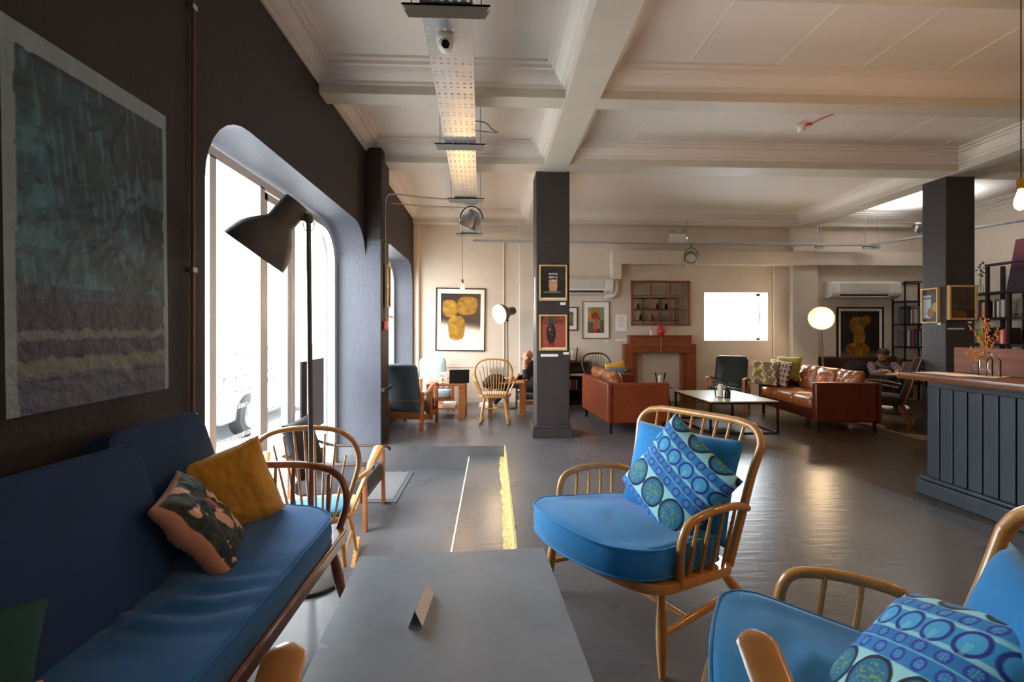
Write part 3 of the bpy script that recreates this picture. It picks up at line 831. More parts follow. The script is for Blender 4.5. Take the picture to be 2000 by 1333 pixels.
# one long seat cushion with a rounded end, soft ripples across it
out = rrect(-1.30 + 1.08, -.715 + 1.08, YN + .06 - 1.35, YE - .06 - 1.35, (.05, .12, .20, .06), 10)
dense = []
for i, p0 in enumerate(out):
    p1 = out[(i + 1) % len(out)]; L_ = math.dist(p0, p1); k = max(1, int(L_ / .035))
    dense += [(p0[0] + (p1[0] - p0[0]) * j / k, p0[1] + (p1[1] - p0[1]) * j / k) for j in range(k)]
def ripple(p):
    top = sstep(.44, .47, p.z)
    y = p.y
    rp = - .0 + .011 * math.sin(y * 62 + 5 * nz(p.x * 3, y * 2)) * sstep(.55, -.1, y) * (.5 + .5 * math.sin(y * 9)) + .010 * nz(p.x * 6, y * 6)
    dome = .02 * (1 - ((p.x - .07) / .3) ** 2)
    return Vector((p.x, p.y, p.z + top * (rp + dome)))
z0, z1 = .352, .462
lv = [(.94, z0), (.985, z0 + .004), (1.0, z0 + .018), (1.008, (z0 + z1) / 2), (1.0, z1 - .010), (.988, z1)] + [(k / 24 * .985, z1 + .003) for k in range(23, 0, -1)]
c = MB(); c.slab(dense, lv, ripple); cu = c.build('seat_cushion', MATS['navy_fabric'], sf, smooth=60)
for z in (z1 - .002, z0 + .012):
    pp = MB(); pp.tube([ripple(Vector((x, y, z))) for x, y in dense], .0042, 6, closed=True); pp.build('piping', MATS['navy_fabric'], cu)
def sofa_back(yc, xb, xt, wid, lean=0, hgt=.50):
    m = frame_matrix(S(0, yc, 0) + Vector(((xb + xt) / 2, 0, 0)) + Vector((0, 0, .475 + hgt / 2 - .02)), (0, -1, 0.0 + lean), (xt - xb, 0, .46))
    o = MB(); ol = rrect(-wid / 2, wid / 2, -hgt / 2, hgt / 2, (.05, .05, .07, .07), 6)
    lv = [(.92, -.055), (.985, -.05), (1.0, -.035), (1.0, .035), (.985, .05), (.9, .056), (.6, .066), (.3, .070), (.05, .071)]
    o.slab(ol, lv); q = o.build('back_cushion', mat('navy_shaded_fabric', '17375f', .9, var=.1, bump=.12, bscale=400), sf, smooth=50); q.matrix_local = m  # seat hue darkened: the shade on the back cushions is put into the colour
    for z in (.045, -.045):
        pp = MB(); pp.tube([(x, y, z) for x, y in ol], .005, 6, closed=True); w = pp.build('piping', MATS['navy_shaded_fabric'], q)
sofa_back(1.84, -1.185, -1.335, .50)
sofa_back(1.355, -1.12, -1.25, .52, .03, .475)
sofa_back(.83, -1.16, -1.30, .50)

tag(pillow('cushion', MATS['mustard_fabric'], .39, .30, .16, frame_matrix((-1.105, 2.03, .625), (.055, .12, -.33), (.20, .13, .085)), 40, .05, seed=2, wr=.012),
    'plain mustard yellow cushion tilted on its corner at the spindle end of the sofa', 'cushion')
def leafy(u, v):
    c = hx('14201c')
    f = fbm(u * 3, v * 3, 1.4, 4)
    if f > .12: c = hx('2a3a1d')
    if f < -.16: c = hx('e0b08a')
    if inel(u, v, .42, .62, .10, .06) > .5: c = hx('b8431d')
    if inel(u, v, .62, .52, .16, .09, rot=.6) > .5: c = hx('d9a988')
    if v > .86: c = hx('2c4a63')
    if v < .05 or u < .03: c = hx('c98f72')
    return c
tag(pillow('cushion', MATS['printed_fabric'], .37, .33, .12, frame_matrix((-1.055, 1.72, .605), (.21, .12, -.33), (-.14, .35, .05)), 60, .05, leafy, seed=8, wr=.010),
    'dark cushion printed with pale leaf shapes in the middle of the blue sofa', 'cushion')
tag(pillow('cushion', MATS['teal_fabric'], .36, .36, .16, frame_matrix((-1.13, .95, .545), (.45, .75, -.25), (-.35, .25, .9)), 24, .05, seed=12, wr=.008),
    'plain dark green cushion at the lower left corner of the photo', 'cushion')
tag(pillow('cushion', MATS['rust_fabric'], .30, .30, .14, frame_matrix((-.95, .76, .53), (.6, .6, -.2), (-.3, .2, .9)), 24, .05, seed=15, wr=.006),
    'rust orange cushion just entering the photo below the dark green one', 'cushion')

# ------------------------------------------------------------------ the low table and its tent card
ct = thing('coffee_table', 'low slate grey topped table with a folded card on it, between sofa and armchairs', 'table', (-.125, 1.38, 0), math.radians(3.6))
b = MB(); b.box(-.355, .355, -.44, .415, .432, .450); b.build('tabletop', MATS['table_laminate'], ct, bevel=.002)
b = MB(); b.box(-.353, .353, -.438, .413, .414, .4318); b.build('edge_board', MATS['table_edge'], ct)
for sx in (-1, 1):
    for y in (-.40, .375):
        l = MB(); l.box(sx * .32 - .02, sx * .32 + .02, y - .02, y + .02, 0, .414); l.build('leg', MATS['black_metal'], ct, bevel=.003)
tc_ = MB()
A, Bp, Cc = Vector((-.243, 1.335, .4508)), Vector((-.224, 1.335, .4995)), Vector((-.203, 1.340, .4508)); dv = Vector((.012, .165, 0)); th = Vector((.0008, 0, 0))
for p, q in ((A, Bp), (Bp, Cc)):
    tc_.add([p, q, q + dv, p + dv, p + th, q + th, q + dv + th, p + dv + th], [(0, 1, 2, 3), (7, 6, 5, 4), (0, 4, 5, 1), (1, 5, 6, 2), (2, 6, 7, 3), (3, 7, 4, 0)])
tag(tc_.build('tent_card', MATS['paper'], smooth=0), 'small folded white card standing like a tent on the slate grey table', 'card')

# ------------------------------------------------------------------ bell-shaded floor lamps
def floor_lamp(label, base, neck, opening, cap, lit=False, body='lamp_grey', pole_r=.0125, scale=1.0, lamp_power=30):
    base, neck, opening, cap = map(Vector, (base, neck, opening, cap))
    t = thing('floor_lamp', label, 'lamp', base, 0, 'bell-shaded floor lamps'); B = MATS[body]
    rel = lambda p: p - base
    d = MB(); d.lathe([(0, 0), (.145, 0), (.15, .006), (.15, .016), (.14, .022), (.02, .028), (0, .028)]); d.build('base', B, t)
    ax = (cap - opening); L_ = ax.length; ax.normalize(); q = ax.to_track_quat('Z', 'Y').to_matrix()
    side = neck
    p = MB(); p.tube(catmull([(0, 0, .02), rel(neck) * .5 + Vector((0, 0, 0)), rel(neck) - Vector((0, 0, .10)), rel(neck)], 8), pole_r, 12); p.build('pole', B, t)
    k = L_ / .345
    prof = [(.166, 0), (.164, .03), (.157, .065), (.143, .10), (.122, .135), (.098, .165), (.079, .19), (.070, .205), (.070, .33), (.066, .343), (0, .345)]
    inner = [(r - .003 if r > .01 else 0, z if i == 0 else max(z - .003, 0)) for i, (r, z) in enumerate(prof[:9])] + [(0, .325)]
    s = MB(); s.lathe([(r * k, z * k) for r, z in prof], rel(opening), 36, q); sh = s.build('shade', B, t)
    s = MB(); s.lathe([(r * k, z * k) for r, z in inner][::-1], rel(opening), 36, q); s.build('shade_lining', MATS['lamp_inside'], sh)
    bm = MB(); bm.ell(rel(opening) + ax * .13 * k, (.042, .042, .055), 16, q)
    bm.build('bulb', MATS['lamp_glow'] if lit else MATS['white_plastic'], t)
    if lit:
        gl_ = MB(); gl_.lathe([(0, .055 * k), (.10 * k, .05 * k), (.150 * k, .012 * k)], rel(opening), 32, q); gl_.build('diffuser', MATS['lamp_glow'], sh)
        bulb_light('lamp_light', opening - ax * .05, lamp_power, (1.0, .72, .42), .10)
    j = MB(); c0 = opening + ax * .24 * k; mid = rel(neck); target = rel(c0)
    dirn = (mid - target).normalized()
    j.tube([mid, target + dirn * .062 * k], .012, 10); j.ell(mid, (.022, .022, .03), 12); j.build('hinge', B, t)
    rg = MB(); pts_ = [mid + Vector((math.cos(a) * .028, 0, -.03 + math.sin(a) * .034)) for a in [i * math.pi / 8 for i in range(16)]]; rg.tube(pts_, .003, 6, closed=True); rg.build('hinge_ring', MATS['steel'], t)
    return t
floor_lamp('large unlit dark grey floor lamp with bell shade before the shop window',
           (-.938, 2.44, .0), at(603, 428, y=2.44), at(496, 494, y=2.38), at(581, 396, y=2.43))

# ------------------------------------------------------------------ canvas and conduit on the dark wall
def canvas_col(u, v):
    f = fbm(u * 2.2, v * 5, 1.6, 1); g = fbm(u * 9, v * 3, 1.5, 5)
    edge = min(u, 1 - u, v, 1 - v)
    if u < .05 + .03 * g or v > .945 + .008 * g or u > .965 + .01 * g:
        return mixc(hx('8c9ca2'), hx('748890'), g + .5)
    if v > .34:
        c = mixc(hx('2c5b6b'), hx('1d3f49'), sstep(-.3, .3, f)); c = mixc(c, hx('34736f'), sstep(.05, .4, g) * .7)
        c = mixc(c, hx('211f2e'), sstep(.45, 1.0, u * .6 + v * .5) * .75)
        if abs(u - .62 - .05 * math.sin(v * 22)) < .012 + .01 * g: c = mixc(c, hx('0d1720'), .8)
        if v > .93 and u < .9: c = hx('1d2a34')
        s1_ = nz(u * 46 + v * 9, v * 8, 3); s2_ = nz(u * 15 - v * 7, v * 30, 9)
        c = mixc(c, hx('4f8896'), sstep(.12, .5, s1_) * .55); c = mixc(c, hx('101e26'), sstep(.15, .5, s2_) * .6)
        if f < -.2 and v < .75: c = mixc(c, hx('47808f'), .5)
    elif v > .30: c = mixc(hx('20283c'), hx('3a5868'), g + .4)
    else:
        c = mixc(hx('1c1b2c'), hx('2a2a40'), g + .5)
        if v < .08: c = mixc(hx('383c50'), hx('4c5064'), g + .5)
    st_ = .025 * g
    if abs(v - (.205 + st_)) < .012: c = mixc(c, hx('6c7a72'), .8)
    if abs(v - (.120 + st_)) < .020: c = mixc(c, hx('76806a'), .75)
    if abs(v - (.095 + st_)) < .008: c = mixc(c, hx('6a687c'), .6)
    return c
cv = thing('canvas_painting', 'large unframed abstract canvas in teal over violet hung on the dark wall above the sofa', 'painting', (-1.45, 1.72, 1.64))
b = MB(); b.box(.008, .042, -.335, .335, -.587, .587); b.build('canvas_edge', mat('canvas_side', '6c7570', .7, color2='54655f'), cv)
g_ = grid_mesh('painted_face', MATS['oil_paint'], lambda u, v: (.0435, -.335 + .67 * u, -.587 + 1.174 * v), 110, 190, canvas_col, cv)
cv.rotation_euler = (math.radians(.9), 0, 0)
cd = MB(); cd.tube(catmull([(-1.432, 2.262, .50), (-1.432, 2.268, 1.9), (-1.432, 2.272, 3.0), (-1.432, 2.275, 3.16), (-1.432, 2.30, 3.24), (-1.432, 2.40, 3.27), (-1.432, 2.46, 3.275)], 5), .0085, 8)
cdo = cd.build('conduit', mat('painted_conduit', '6b4a3c', .45, metal=.3), None); tag(cdo, 'thin painted metal conduit running up the dark wall beside the big canvas', 'conduit')
for z in (1.60, 2.86, .9):
    k = MB(); k.box(-1.45, -1.42, 2.252, 2.285, z - .012, z + .012); k.build('clip', MATS['steel'], cdo, bevel=.003)

# ------------------------------------------------------------------ dark armchair and mat on the sunken floor
ar = thing('armchair', 'dark cushioned wooden armchair by the entrance glass on the sunken floor', 'armchair', (-1.30, 3.98, LOW), math.radians(90))
# local: faces -y; rotated so it faces +x ... built with y as its back
WD = MATS['walnut_dark']
for sx in (-1, 1):
    l = MB(); l.bar((sx * .30, -.30, 0), (sx * .30, -.29, .50), .045, .03, (0, 1, 0)); l.build('leg', MATS['orange_wood'], ar, bevel=.004)
    l = MB(); l.bar((sx * .30, .30, 0), (sx * .30, .26, .52), .04, .03, (0, 1, 0)); l.build('leg', MATS['orange_wood'], ar, bevel=.004)
    a = MB(); a.tube(catmull([(sx * .30, -.36, .49), (sx * .30, -.32, .525), (sx * .305, -.10, .53), (sx * .30, .16, .54), (sx * .29, .34, .60)], 5), .028, 10, flat=.4, up=(0, 0, 1)); a.build('armrest', WD, ar)
b = MB(); b.bar((-.30, -.27, .25), (.30, -.27, .25), .03, .05); b.build('front_rail', WD, ar)
b = MB(); b.bar((-.30, .26, .22), (.30, .26, .22), .03, .05); b.build('rear_rail', WD, ar)
b = MB(); b.slab(rrect(-.275, .275, -.30, .28, .05), [(.95, .275), (1, .29), (1, .37), (.95, .39), (.4, .395)]); b.build('seat_cushion', mat('charcoal_fabric', '3d434a', .8, bump=.1), ar)
pillow('back_cushion', mat('charcoal_back', '26262b', .75), .52, .48, .13, frame_matrix((0, .30, .60), (1, 0, 0), (0, .30, 1)), 16, .04, parent=ar)
ma_ = MB(); ma_.box(-1.30, -.885, 4.29, 5.20, LOW, LOW + .008); dm = tag(ma_.build('doormat', mat('mat_border', '54585c', .9), smooth=0), 'flat grey flecked doormat lying below the step at the entrance', 'mat')
ma_ = MB(); ma_.box(-1.30, -.93, 4.35, 5.20, LOW + .008, LOW + .011); ma_.build('pile', mat('mat_pile', '7d7c7a', .95, color2='5c5c5f', scale=160), dm, smooth=0)

# ================================================================== pictures, panels and wall fittings
def on_plane(center, right, px_w, px_h): return frame_matrix(center, right, (0, 0, 1))
def framed(name, label, cat, c, right, w, h, fcol, fw, dep, mount, colf, res=(44, 60), mw=0.0, group=None, rot=0.0, fmat=None, mcol='mount_card'):
    m = frame_matrix(c, right, (0, 0, 1)) @ Matrix.Rotation(rot, 4, 'Z')
    t = thing(name, label, cat); t.matrix_world = m
    if group: t['group'] = group
    f = MB()
    f.box(-w / 2, w / 2, h / 2 - fw, h / 2, 0, dep); f.box(-w / 2, w / 2, -h / 2, -h / 2 + fw, 0, dep)
    f.box(-w / 2, -w / 2 + fw, -h / 2 + fw, h / 2 - fw, 0, dep); f.box(w / 2 - fw, w / 2, -h / 2 + fw, h / 2 - fw, 0, dep)
    f.build('frame', MATS[fcol], t, smooth=0, bevel=.0015)
    iw, ih = w - 2 * fw, h - 2 * fw
    mo = MB(); mo.box(-iw / 2, iw / 2, -ih / 2, ih / 2, 0, dep * .45); mo.build('mount', MATS[mcol], t, smooth=0)
    l, r, b, tp = mount
    grid_mesh('print', MATS['picture_print'], lambda u, v: (-iw / 2 + l + (iw - l - r) * u, -ih / 2 + b + (ih - b - tp) * v, dep * .45 + .0015), res[0], res[1], colf, t)
    return t
def wall_box(px0, py0, px1, py1, y=YF):
    a, b = at(px0, py0, y=y), at(px1, py1, y=y); return Vector(((a.x + b.x) / 2, y, (a.z + b.z) / 2)), b.x - a.x, a.z - b.z
RX = (1, 0, 0)
def sculpt_pale(u, v):
    c = mixc(hx('3a2d22'), hx('2a2320'), v); c = mixc(hx('e8dccb'), c, sstep(.25, .48, v + .1 * (u - .5)))
    y = hx('b98f2c'); t = .55 + fbm(u * 8, v * 11, 1) * .9
    for e in ((.23, .70, .185, .175, .12), (.66, .76, .26, .185, -.15), (.40, .32, .215, .245, 0)):
        du, dv = u - e[0], v - e[1]; du += dv * e[4]; q = (abs(du / e[2]) ** 3 + abs(dv / e[3]) ** 3) ** (1 / 3); k = 1 - sstep(.94, 1.03, q + .06 * fbm(u * 4, v * 4, 1)); t = t * (1 - .25 * sstep(.4, 1, du / e[2])); c = mixc(c, mixc(mixc(hx('6b4a12'), y, t), hx('dcb850'), sstep(.2, .6, fbm(u * 20, v * 20, 1.5)) * .6), k)
    return c
def sculpt_dark(u, v):
    c = mixc(hx('6b5a4a'), hx('140d0a'), sstep(.10, .26, v)); t = .5 + fbm(u * 5, v * 6, 1) * 1.3
    y = mixc(hx('5a3406'), hx('a8741c'), t)
    for e in ((.42, .72, .20, .17, 0), (.62, .80, .18, .10, .4), (.48, .48, .15, .20, 0), (.38, .24, .26, .12, -.1), (.55, .22, .20, .12, .2)):
        c = mixc(c, y, inel(u, v, *e[:4], soft=.1, rot=e[4]))
    return c
def dark_glass(u, v):
    c = mixc(hx('1a1512'), hx('6b6358'), max(0, fbm(u * 30, v * 30, 2) + .2) if v > .55 else 0)
    if abs(u - .5) < .24 and v > .52 and v < .88: c = hx('241713')
    if abs(u - .5) < .18 - .03 * (1 - v) and .2 < v < .82:
        c = mixc(hx('a34a24'), hx('e4dccb'), fbm(u * 26, v * 30, 2) + .45) if v < .55 else mixc(hx('2a1a15'), hx('d8d0c6'), sstep(.05, .2, math.sin(v * 60) * .3 + fbm(u * 20, v * 9, 2)))
    if .16 < v < .20 and .1 < u < .8: c = hx('8f8a6a')
    return c
def red_figure(u, v):
    c = mixc(hx('8a3a2a'), hx('b05a44'), fbm(u * 8, v * 8, 2) + .5)
    if v > .74: c = mixc(hx('5a1f22'), c, fbm(u * 9, v * 9) + .5)
    if v < .1: c = hx('a8442e')
    c = mixc(c, hx('2a1512'), inel(u, v, .42, .45, .19, .34)); c = mixc(c, hx('3c4038'), inel(u, v, .42, .88, .14, .12))
    if abs(u - .36) < .05 and v < .15 or abs(u - .5) < .05 and v < .15: c = hx('8f2018')
    if fbm(u * 30, v * 30, 2) > .25 and inel(u, v, .4, .55, .12, .2) > .5: c = hx('c8b8a8')
    return c
def hat_portrait(u, v):
    c = mixc(hx('5a6a4a'), hx('8a9a8a'), fbm(u * 12, v * 14, 2) + .5)
    if v > .8 and u < .3: c = hx('6a86a8')
    if inel(u, v, .15, .72, .16, .16) > .5: c = mixc(hx('c8521f'), hx('e0b030'), fbm(u * 30, v * 30) + .5)
    c = mixc(c, mixc(hx('6a4a18'), hx('a58a3a'), fbm(u * 20, v * 20) + .5), inel(u, v, .45, .84, .30, .14)); c = mixc(c, hx('6e2a14'), inel(u, v, .45, .66, .24, .14))
    c = mixc(c, hx('9c1f28'), inel(u, v, .58, .56, .22, .07)); c = mixc(c, hx('b8442c'), inel(u, v, .52, .35, .12, .22))
    if v < .16: c = hx('a82418') if u < .6 else hx('2a1a18')
    if u > .7 and v < .5: c = mixc(hx('20201a'), hx('9c9468'), fbm(u * 30, v * 30) + .4)
    if u < .35 and v < .42: c = mixc(hx('2a2818'), hx('8c8858'), fbm(u * 30, v * 30) + .4)
    return c
def window_still(u, v):
    c = mixc(hx('2a1c14'), hx('5a4030'), fbm(u * 6, v * 6) + .4)
    if u < .55 and .1 < v < .82: c = hx('a8b4b8')
    if u < .6 and (abs(v - .72) < .015 or abs(v - .25) < .015): c = hx('1c1614')
    if inel(u, v, .55, .28, .25, .16) > .5: c = hx('8a4a2a')
    if inel(u, v, .82, .45, .2, .14) > .5: c = hx('a8842a')
    return c
def dark_still(u, v):
    c = mixc(hx('2a1810'), hx('5a3c26'), fbm(u * 3, v * 3) + .5)
    if v < .3: c = mixc(hx('120b08'), hx('6a3e14'), inel(u, v, .3, .1, .4, .2))
    if abs(v - .28 - .04 * math.sin(u * 30)) < .015 and u < .5: c = hx('1a0d08')
    return c
def small_print(u, v): return mixc(hx('16130f'), hx('d8d0c4'), sstep(.0, .2, fbm(u * 12, v * 12, 2)))
c_, w_, h_ = wall_box(851, 563, 948, 686)
framed('framed_picture', 'big dark-framed print of three yellow rock-like lumps, lit by the pendant bulb in front', 'picture', c_, RX, w_, h_, 'black_wood', .022, .03, (.07, .07, .11, .08), sculpt_pale, (70, 90), rot=math.radians(-.8))
c_, w_, h_ = wall_box(1633, 600, 1724, 714)
framed('framed_picture', 'dark-framed print of a golden sculpted figure on black below the right air conditioner', 'picture', c_, RX, w_, h_, 'black_wood', .03, .03, (.05, .05, .05, .05), sculpt_dark, (60, 80))
CY0 = 5.69
c_, w_, h_ = wall_box(1053, 518, 1107, 588, CY0)
framed('framed_picture', 'pale wood frame with a drinking glass print, upper one on the nearer column', 'picture', c_, RX, w_, h_, 'pale_wood', .018, .03, (.0, .0, .02, .0), dark_glass)
c_, w_, h_ = wall_box(1053, 615, 1107, 685, CY0)
framed('framed_picture', 'pale wood frame with a dark figure on red, lower one on the nearer column', 'picture', c_, RX, w_, h_, 'pale_wood', .018, .03, (.0, .0, .02, .0), red_figure)
c_, w_, h_ = wall_box(1137, 589, 1190, 662)
framed('framed_picture', 'grey-framed colourful portrait with a wide mount, left of the pinned paper sheet', 'picture', c_, RX, w_, h_, 'lamp_grey_small', .015, .03, (.085, .085, .095, .095), hat_portrait, (50, 70))
c_, w_, h_ = wall_box(1100, 600, 1128, 646)
framed('framed_picture', 'small black-framed picture half hidden behind the nearer column', 'picture', c_, RX, w_, h_, 'black_wood', .02, .03, (.05, .06, .07, .07), small_print, (20, 24))
c_, w_, h_ = wall_box(1849, 558, 1904, 625, 5.65)
framed('framed_picture', 'light oak frame with a near-black still life, front of the bar column', 'picture', c_, RX, w_, h_, 'pale_wood', .022, .04, (.0, .0, .0, .0), dark_still)
a_, b_ = at(1800, 560, x=5.79), at(1840, 628, x=5.79)
framed('framed_picture', 'pale oak frame showing a window scene, on the side of the column by the bar', 'picture', ((5.79), (a_.y + b_.y) / 2, 1.655), (0, -1, 0), .235, .46, 'pale_wood', .018, .04, (.0, .0, .0, .0), window_still)
framed('framed_picture', 'pale wood picture on the dark pier side beside the alcove window', 'picture', (-1.265, 5.56, 1.85), (0, 1, 0), .20, .50, 'pale_wood', .02, .03, (.0, .0, .0, .0), lambda u, v: hx('c8a888') if v > .55 else (hx('e8e0d0') if v > .45 else hx('5a3420')), (10, 20))

def card(label, px0, py0, px1, py1, y, nm='caption_card', x=None, grp='caption cards'):
    if x is None:
        c, w, h = wall_box(px0, py0, px1, py1, y); m = MB(); m.box(c.x - w / 2, c.x + w / 2, y - .003, y, c.z - h / 2, c.z + h / 2)
    else:
        a, b = at(px0, py0, x=x), at(px1, py1, x=x); m = MB(); m.box(x - .003, x, min(a.y, b.y), max(a.y, b.y), b.z, a.z)
    return tag(m.build(nm, MATS['paper'], smooth=0), label, 'label', grp)
card('tiny white caption card under the drinking glass picture', 1094, 591, 1105, 596, CY0)
card('tiny white caption card under the picture with the figure on red', 1100, 688, 1111, 693, CY0)
card('long white caption strip low on the nearer column', 1056, 692, 1090, 697, CY0)
card('tiny caption card under the near-black still life', 1890, 628, 1898, 632, 5.65)
card('long grey caption strip on the column by the bar', 1850, 641, 1883, 644, 5.65)
card('tiny caption card under the window scene picture', 1831, 630, 1838, 635, 5.65, x=5.79)
card('tiny white caption card under the colourful portrait', 1181, 665, 1187, 668, YF - .001)
card('blank pale strip beneath the pinned sheet on the back wall', 1202, 662, 1224, 666, YF - .001)
ps = card('white printed sheet pinned between the portrait and the mirror', 1202, 615, 1224, 647, YF - .001, 'pinned_sheet')
c_, w_, h_ = wall_box(1202, 615, 1224, 647)
ln = MB()
random.seed(3)
for k in range(9):
    wv = w_ * random.uniform(.45, .75); z = c_.z + h_ * .38 - k * h_ * .075; ln.box(c_.x - wv / 2, c_.x + wv / 2, YF - .0055, YF - .0045, z, z + .006)
ln.build('printed_lines', mat('faint_ink', 'b0acb4', .8), ps, smooth=0)

# gridded mirror
c_, w_, h_ = wall_box(1232, 549, 1346, 636)
t = thing('mirror', 'wide wood-framed mirror of nine panes above the fireplace surround', 'mirror', c_)
m = MB(); m.box(-w_ / 2 + .01, w_ / 2 - .01, -.022, -.004, -h_ / 2 + .01, h_ / 2 - .01); m.build('mirror_glass', mat('mirror_silver', 'e8e4dc', .015, metal=1.0), t, smooth=0)
m = MB()
for x0, x1, z0, z1 in ((-w_ / 2, w_ / 2, h_ / 2 - .035, h_ / 2), (-w_ / 2, w_ / 2, -h_ / 2, -h_ / 2 + .035), (-w_ / 2, -w_ / 2 + .035, -h_ / 2, h_ / 2), (w_ / 2 - .035, w_ / 2, -h_ / 2, h_ / 2)): m.box(x0, x1, -.05, 0, z0, z1)
m.build('frame', MATS['fire_wood'], t, smooth=0, bevel=.004)
m = MB()
for k in (-1, 1):
    m.box(k * w_ / 6 - .011, k * w_ / 6 + .011, -.036, -.022, -h_ / 2 + .03, h_ / 2 - .03); m.box(-w_ / 2 + .03, w_ / 2 - .03, -.034, -.022, k * h_ / 6 - .009, k * h_ / 6 + .009)
m.build('glazing_bars', MATS['fire_wood'], t, smooth=0)

# fireplace surround
t = thing('fireplace_surround', 'stepped reddish wood fireplace surround against the back wall', 'fireplace', (3.12, YF, 0))
def fb(nm, x0, x1, y0, z0, z1, y1=YF - .001):
    m = MB(); m.box(x0 - 3.12, x1 - 3.12, y0 - YF, y1 - YF, z0, z1); return m.build(nm, MATS['fire_wood'], t, smooth=0, bevel=.006)
fb('pilaster', 2.44, 2.60, 8.44, 0, 1.09); fb('pilaster', 3.64, 3.80, 8.44, 0, 1.09)
fb('jamb', 2.59, 2.70, 8.47, 0, .92); fb('jamb', 3.54, 3.65, 8.47, 0, .92)
fb('frieze', 2.54, 3.70, 8.42, .92, 1.235); fb('mantel_shelf', 2.53, 3.71, 8.40, 1.235, 1.25)
m = MB(); m.box(-.012, .012, -.19, -.175, .93, 1.235); m.box(-.57, .57, -.187, -.18, 1.075, 1.085); m.build('inlay_strips', MATS['orange_wood'], t, smooth=0)
jg = thing('jug', 'round red enamel jug with sprigs on the fireplace mantel', 'jug', (3.145, 8.47, 1.25))
m = MB(); m.lathe([(0, 0), (.045, 0), (.065, .03), (.075, .075), (.065, .12), (.04, .15), (.038, .175), (.045, .185), (.040, .185), (.034, .16), (0, .15)]); m.build('body', MATS['red_paint'], jg)
m = MB(); m.tube(catmull([(.04, 0, .17), (.09, 0, .16), (.10, 0, .11), (.07, 0, .06)], 5), .006, 8); m.build('handle', MATS['red_paint'], jg)
random.seed(9); m = MB()
for k in range(8):
    a = random.uniform(0, 6.28); p = Vector((.02 * math.cos(a), .02 * math.sin(a), .15)); q = p + Vector((random.uniform(-.09, .09), random.uniform(-.03, .03), random.uniform(.08, .16)))
    m.tube([p, p.lerp(q, .5), q], .0018, 5)
    for _ in range(4): m.ell(q + Vector((random.uniform(-.02, .02), 0, random.uniform(-.02, .02))), (.008, .006, .008), 6)
m.build('sprigs', mat('dried_pink', '9c4a4a', .8, color2='7a5a3a', scale=20), jg)
vb = thing('bottle', 'tiny white bottle with one twig standing beside the red jug', 'bottle', (2.955, 8.47, 1.25))
m = MB(); m.lathe([(0, 0), (.022, 0), (.022, .06), (.010, .08), (.010, .095), (0, .095)], n=14); m.build('body', MATS['white_plastic'], vb)
m = MB(); m.tube([(0, 0, .08), (.005, 0, .15), (-.004, 0, .21)], .002, 5); m.ell((-.004, 0, .215), (.008, .008, .012), 8); m.build('twig', MATS['walnut_dark'], vb)

def air_con(px0, py0, px1, py1, label, mirror=False):
    c, w, h = wall_box(px0, py0, px1, py1, YF - .1)
    t = thing('air_conditioner', label, 'air conditioner', (c.x, YF, c.z), 0, 'wall air conditioners')
    side = [(0, -h / 2), (0, h / 2), (-.17, h / 2 - .005), (-.215, h / 2 - .04), (-.225, -h * .18), (-.20, -h * .36), (-.10, -h / 2)]
    k = len(side); b = MB()
    b.add([(sx * w / 2, y, z) for sx in (-1, 1) for y, z in side], [tuple(range(k)), tuple(range(2 * k - 1, k - 1, -1))] + [(i, k + i, k + (i + 1) % k, (i + 1) % k) for i in range(k)])
    b.build('casing', MATS['white_plastic'], t, smooth=25, bevel=.02, seg=3)
    g = MB()
    x0, x1 = (-w * .38, w * .30)
    g.box(x0, (x0 + x1) / 2 - .012, -.232, -.20, -h * .14, h * .36); g.box((x0 + x1) / 2 + .012, x1, -.232, -.20, -h * .14, h * .36); g.build('intake_grille', mat('grille_white', 'c6c1b9', .5), t, bevel=.004)
    g = MB(); g.box(x0, x1, -.215, -.12, -h * .40, -h * .27); g.build('outlet_slot', MATS['dark_iron'], t)
    g = MB(); g.box(x0, x1, -.225, -.19, -h * .42, -h * .385); g.build('louvre', MATS['white_plastic'], t)
    g = MB()
    for q in range(4): g.box(w * .35 + q * .02, w * .35 + q * .02 + .012, -.215, -.195, -h * .36, -h * .31)
    g.build('indicator_lights', MATS['grey_plastic'], t)
air_con(1095, 543, 1196, 577, 'long white air conditioner half behind the nearer column, under the end of the boxed duct')
air_con(1616, 550, 1752, 584, 'white wall air conditioner above the golden sculpture picture')
m = MB(); m.tube(catmull([(2.20, 8.50, 2.34), (2.29, 8.50, 2.25), (2.29, 8.50, 2.05), (2.22, 8.50, 1.98), (2.10, 8.50, 1.97)], 4), .05, 10)
tag(m.build('pipe_trunking', MATS['white_plastic']), 'short white curved pipe trunking between duct and left air conditioner', 'pipe')

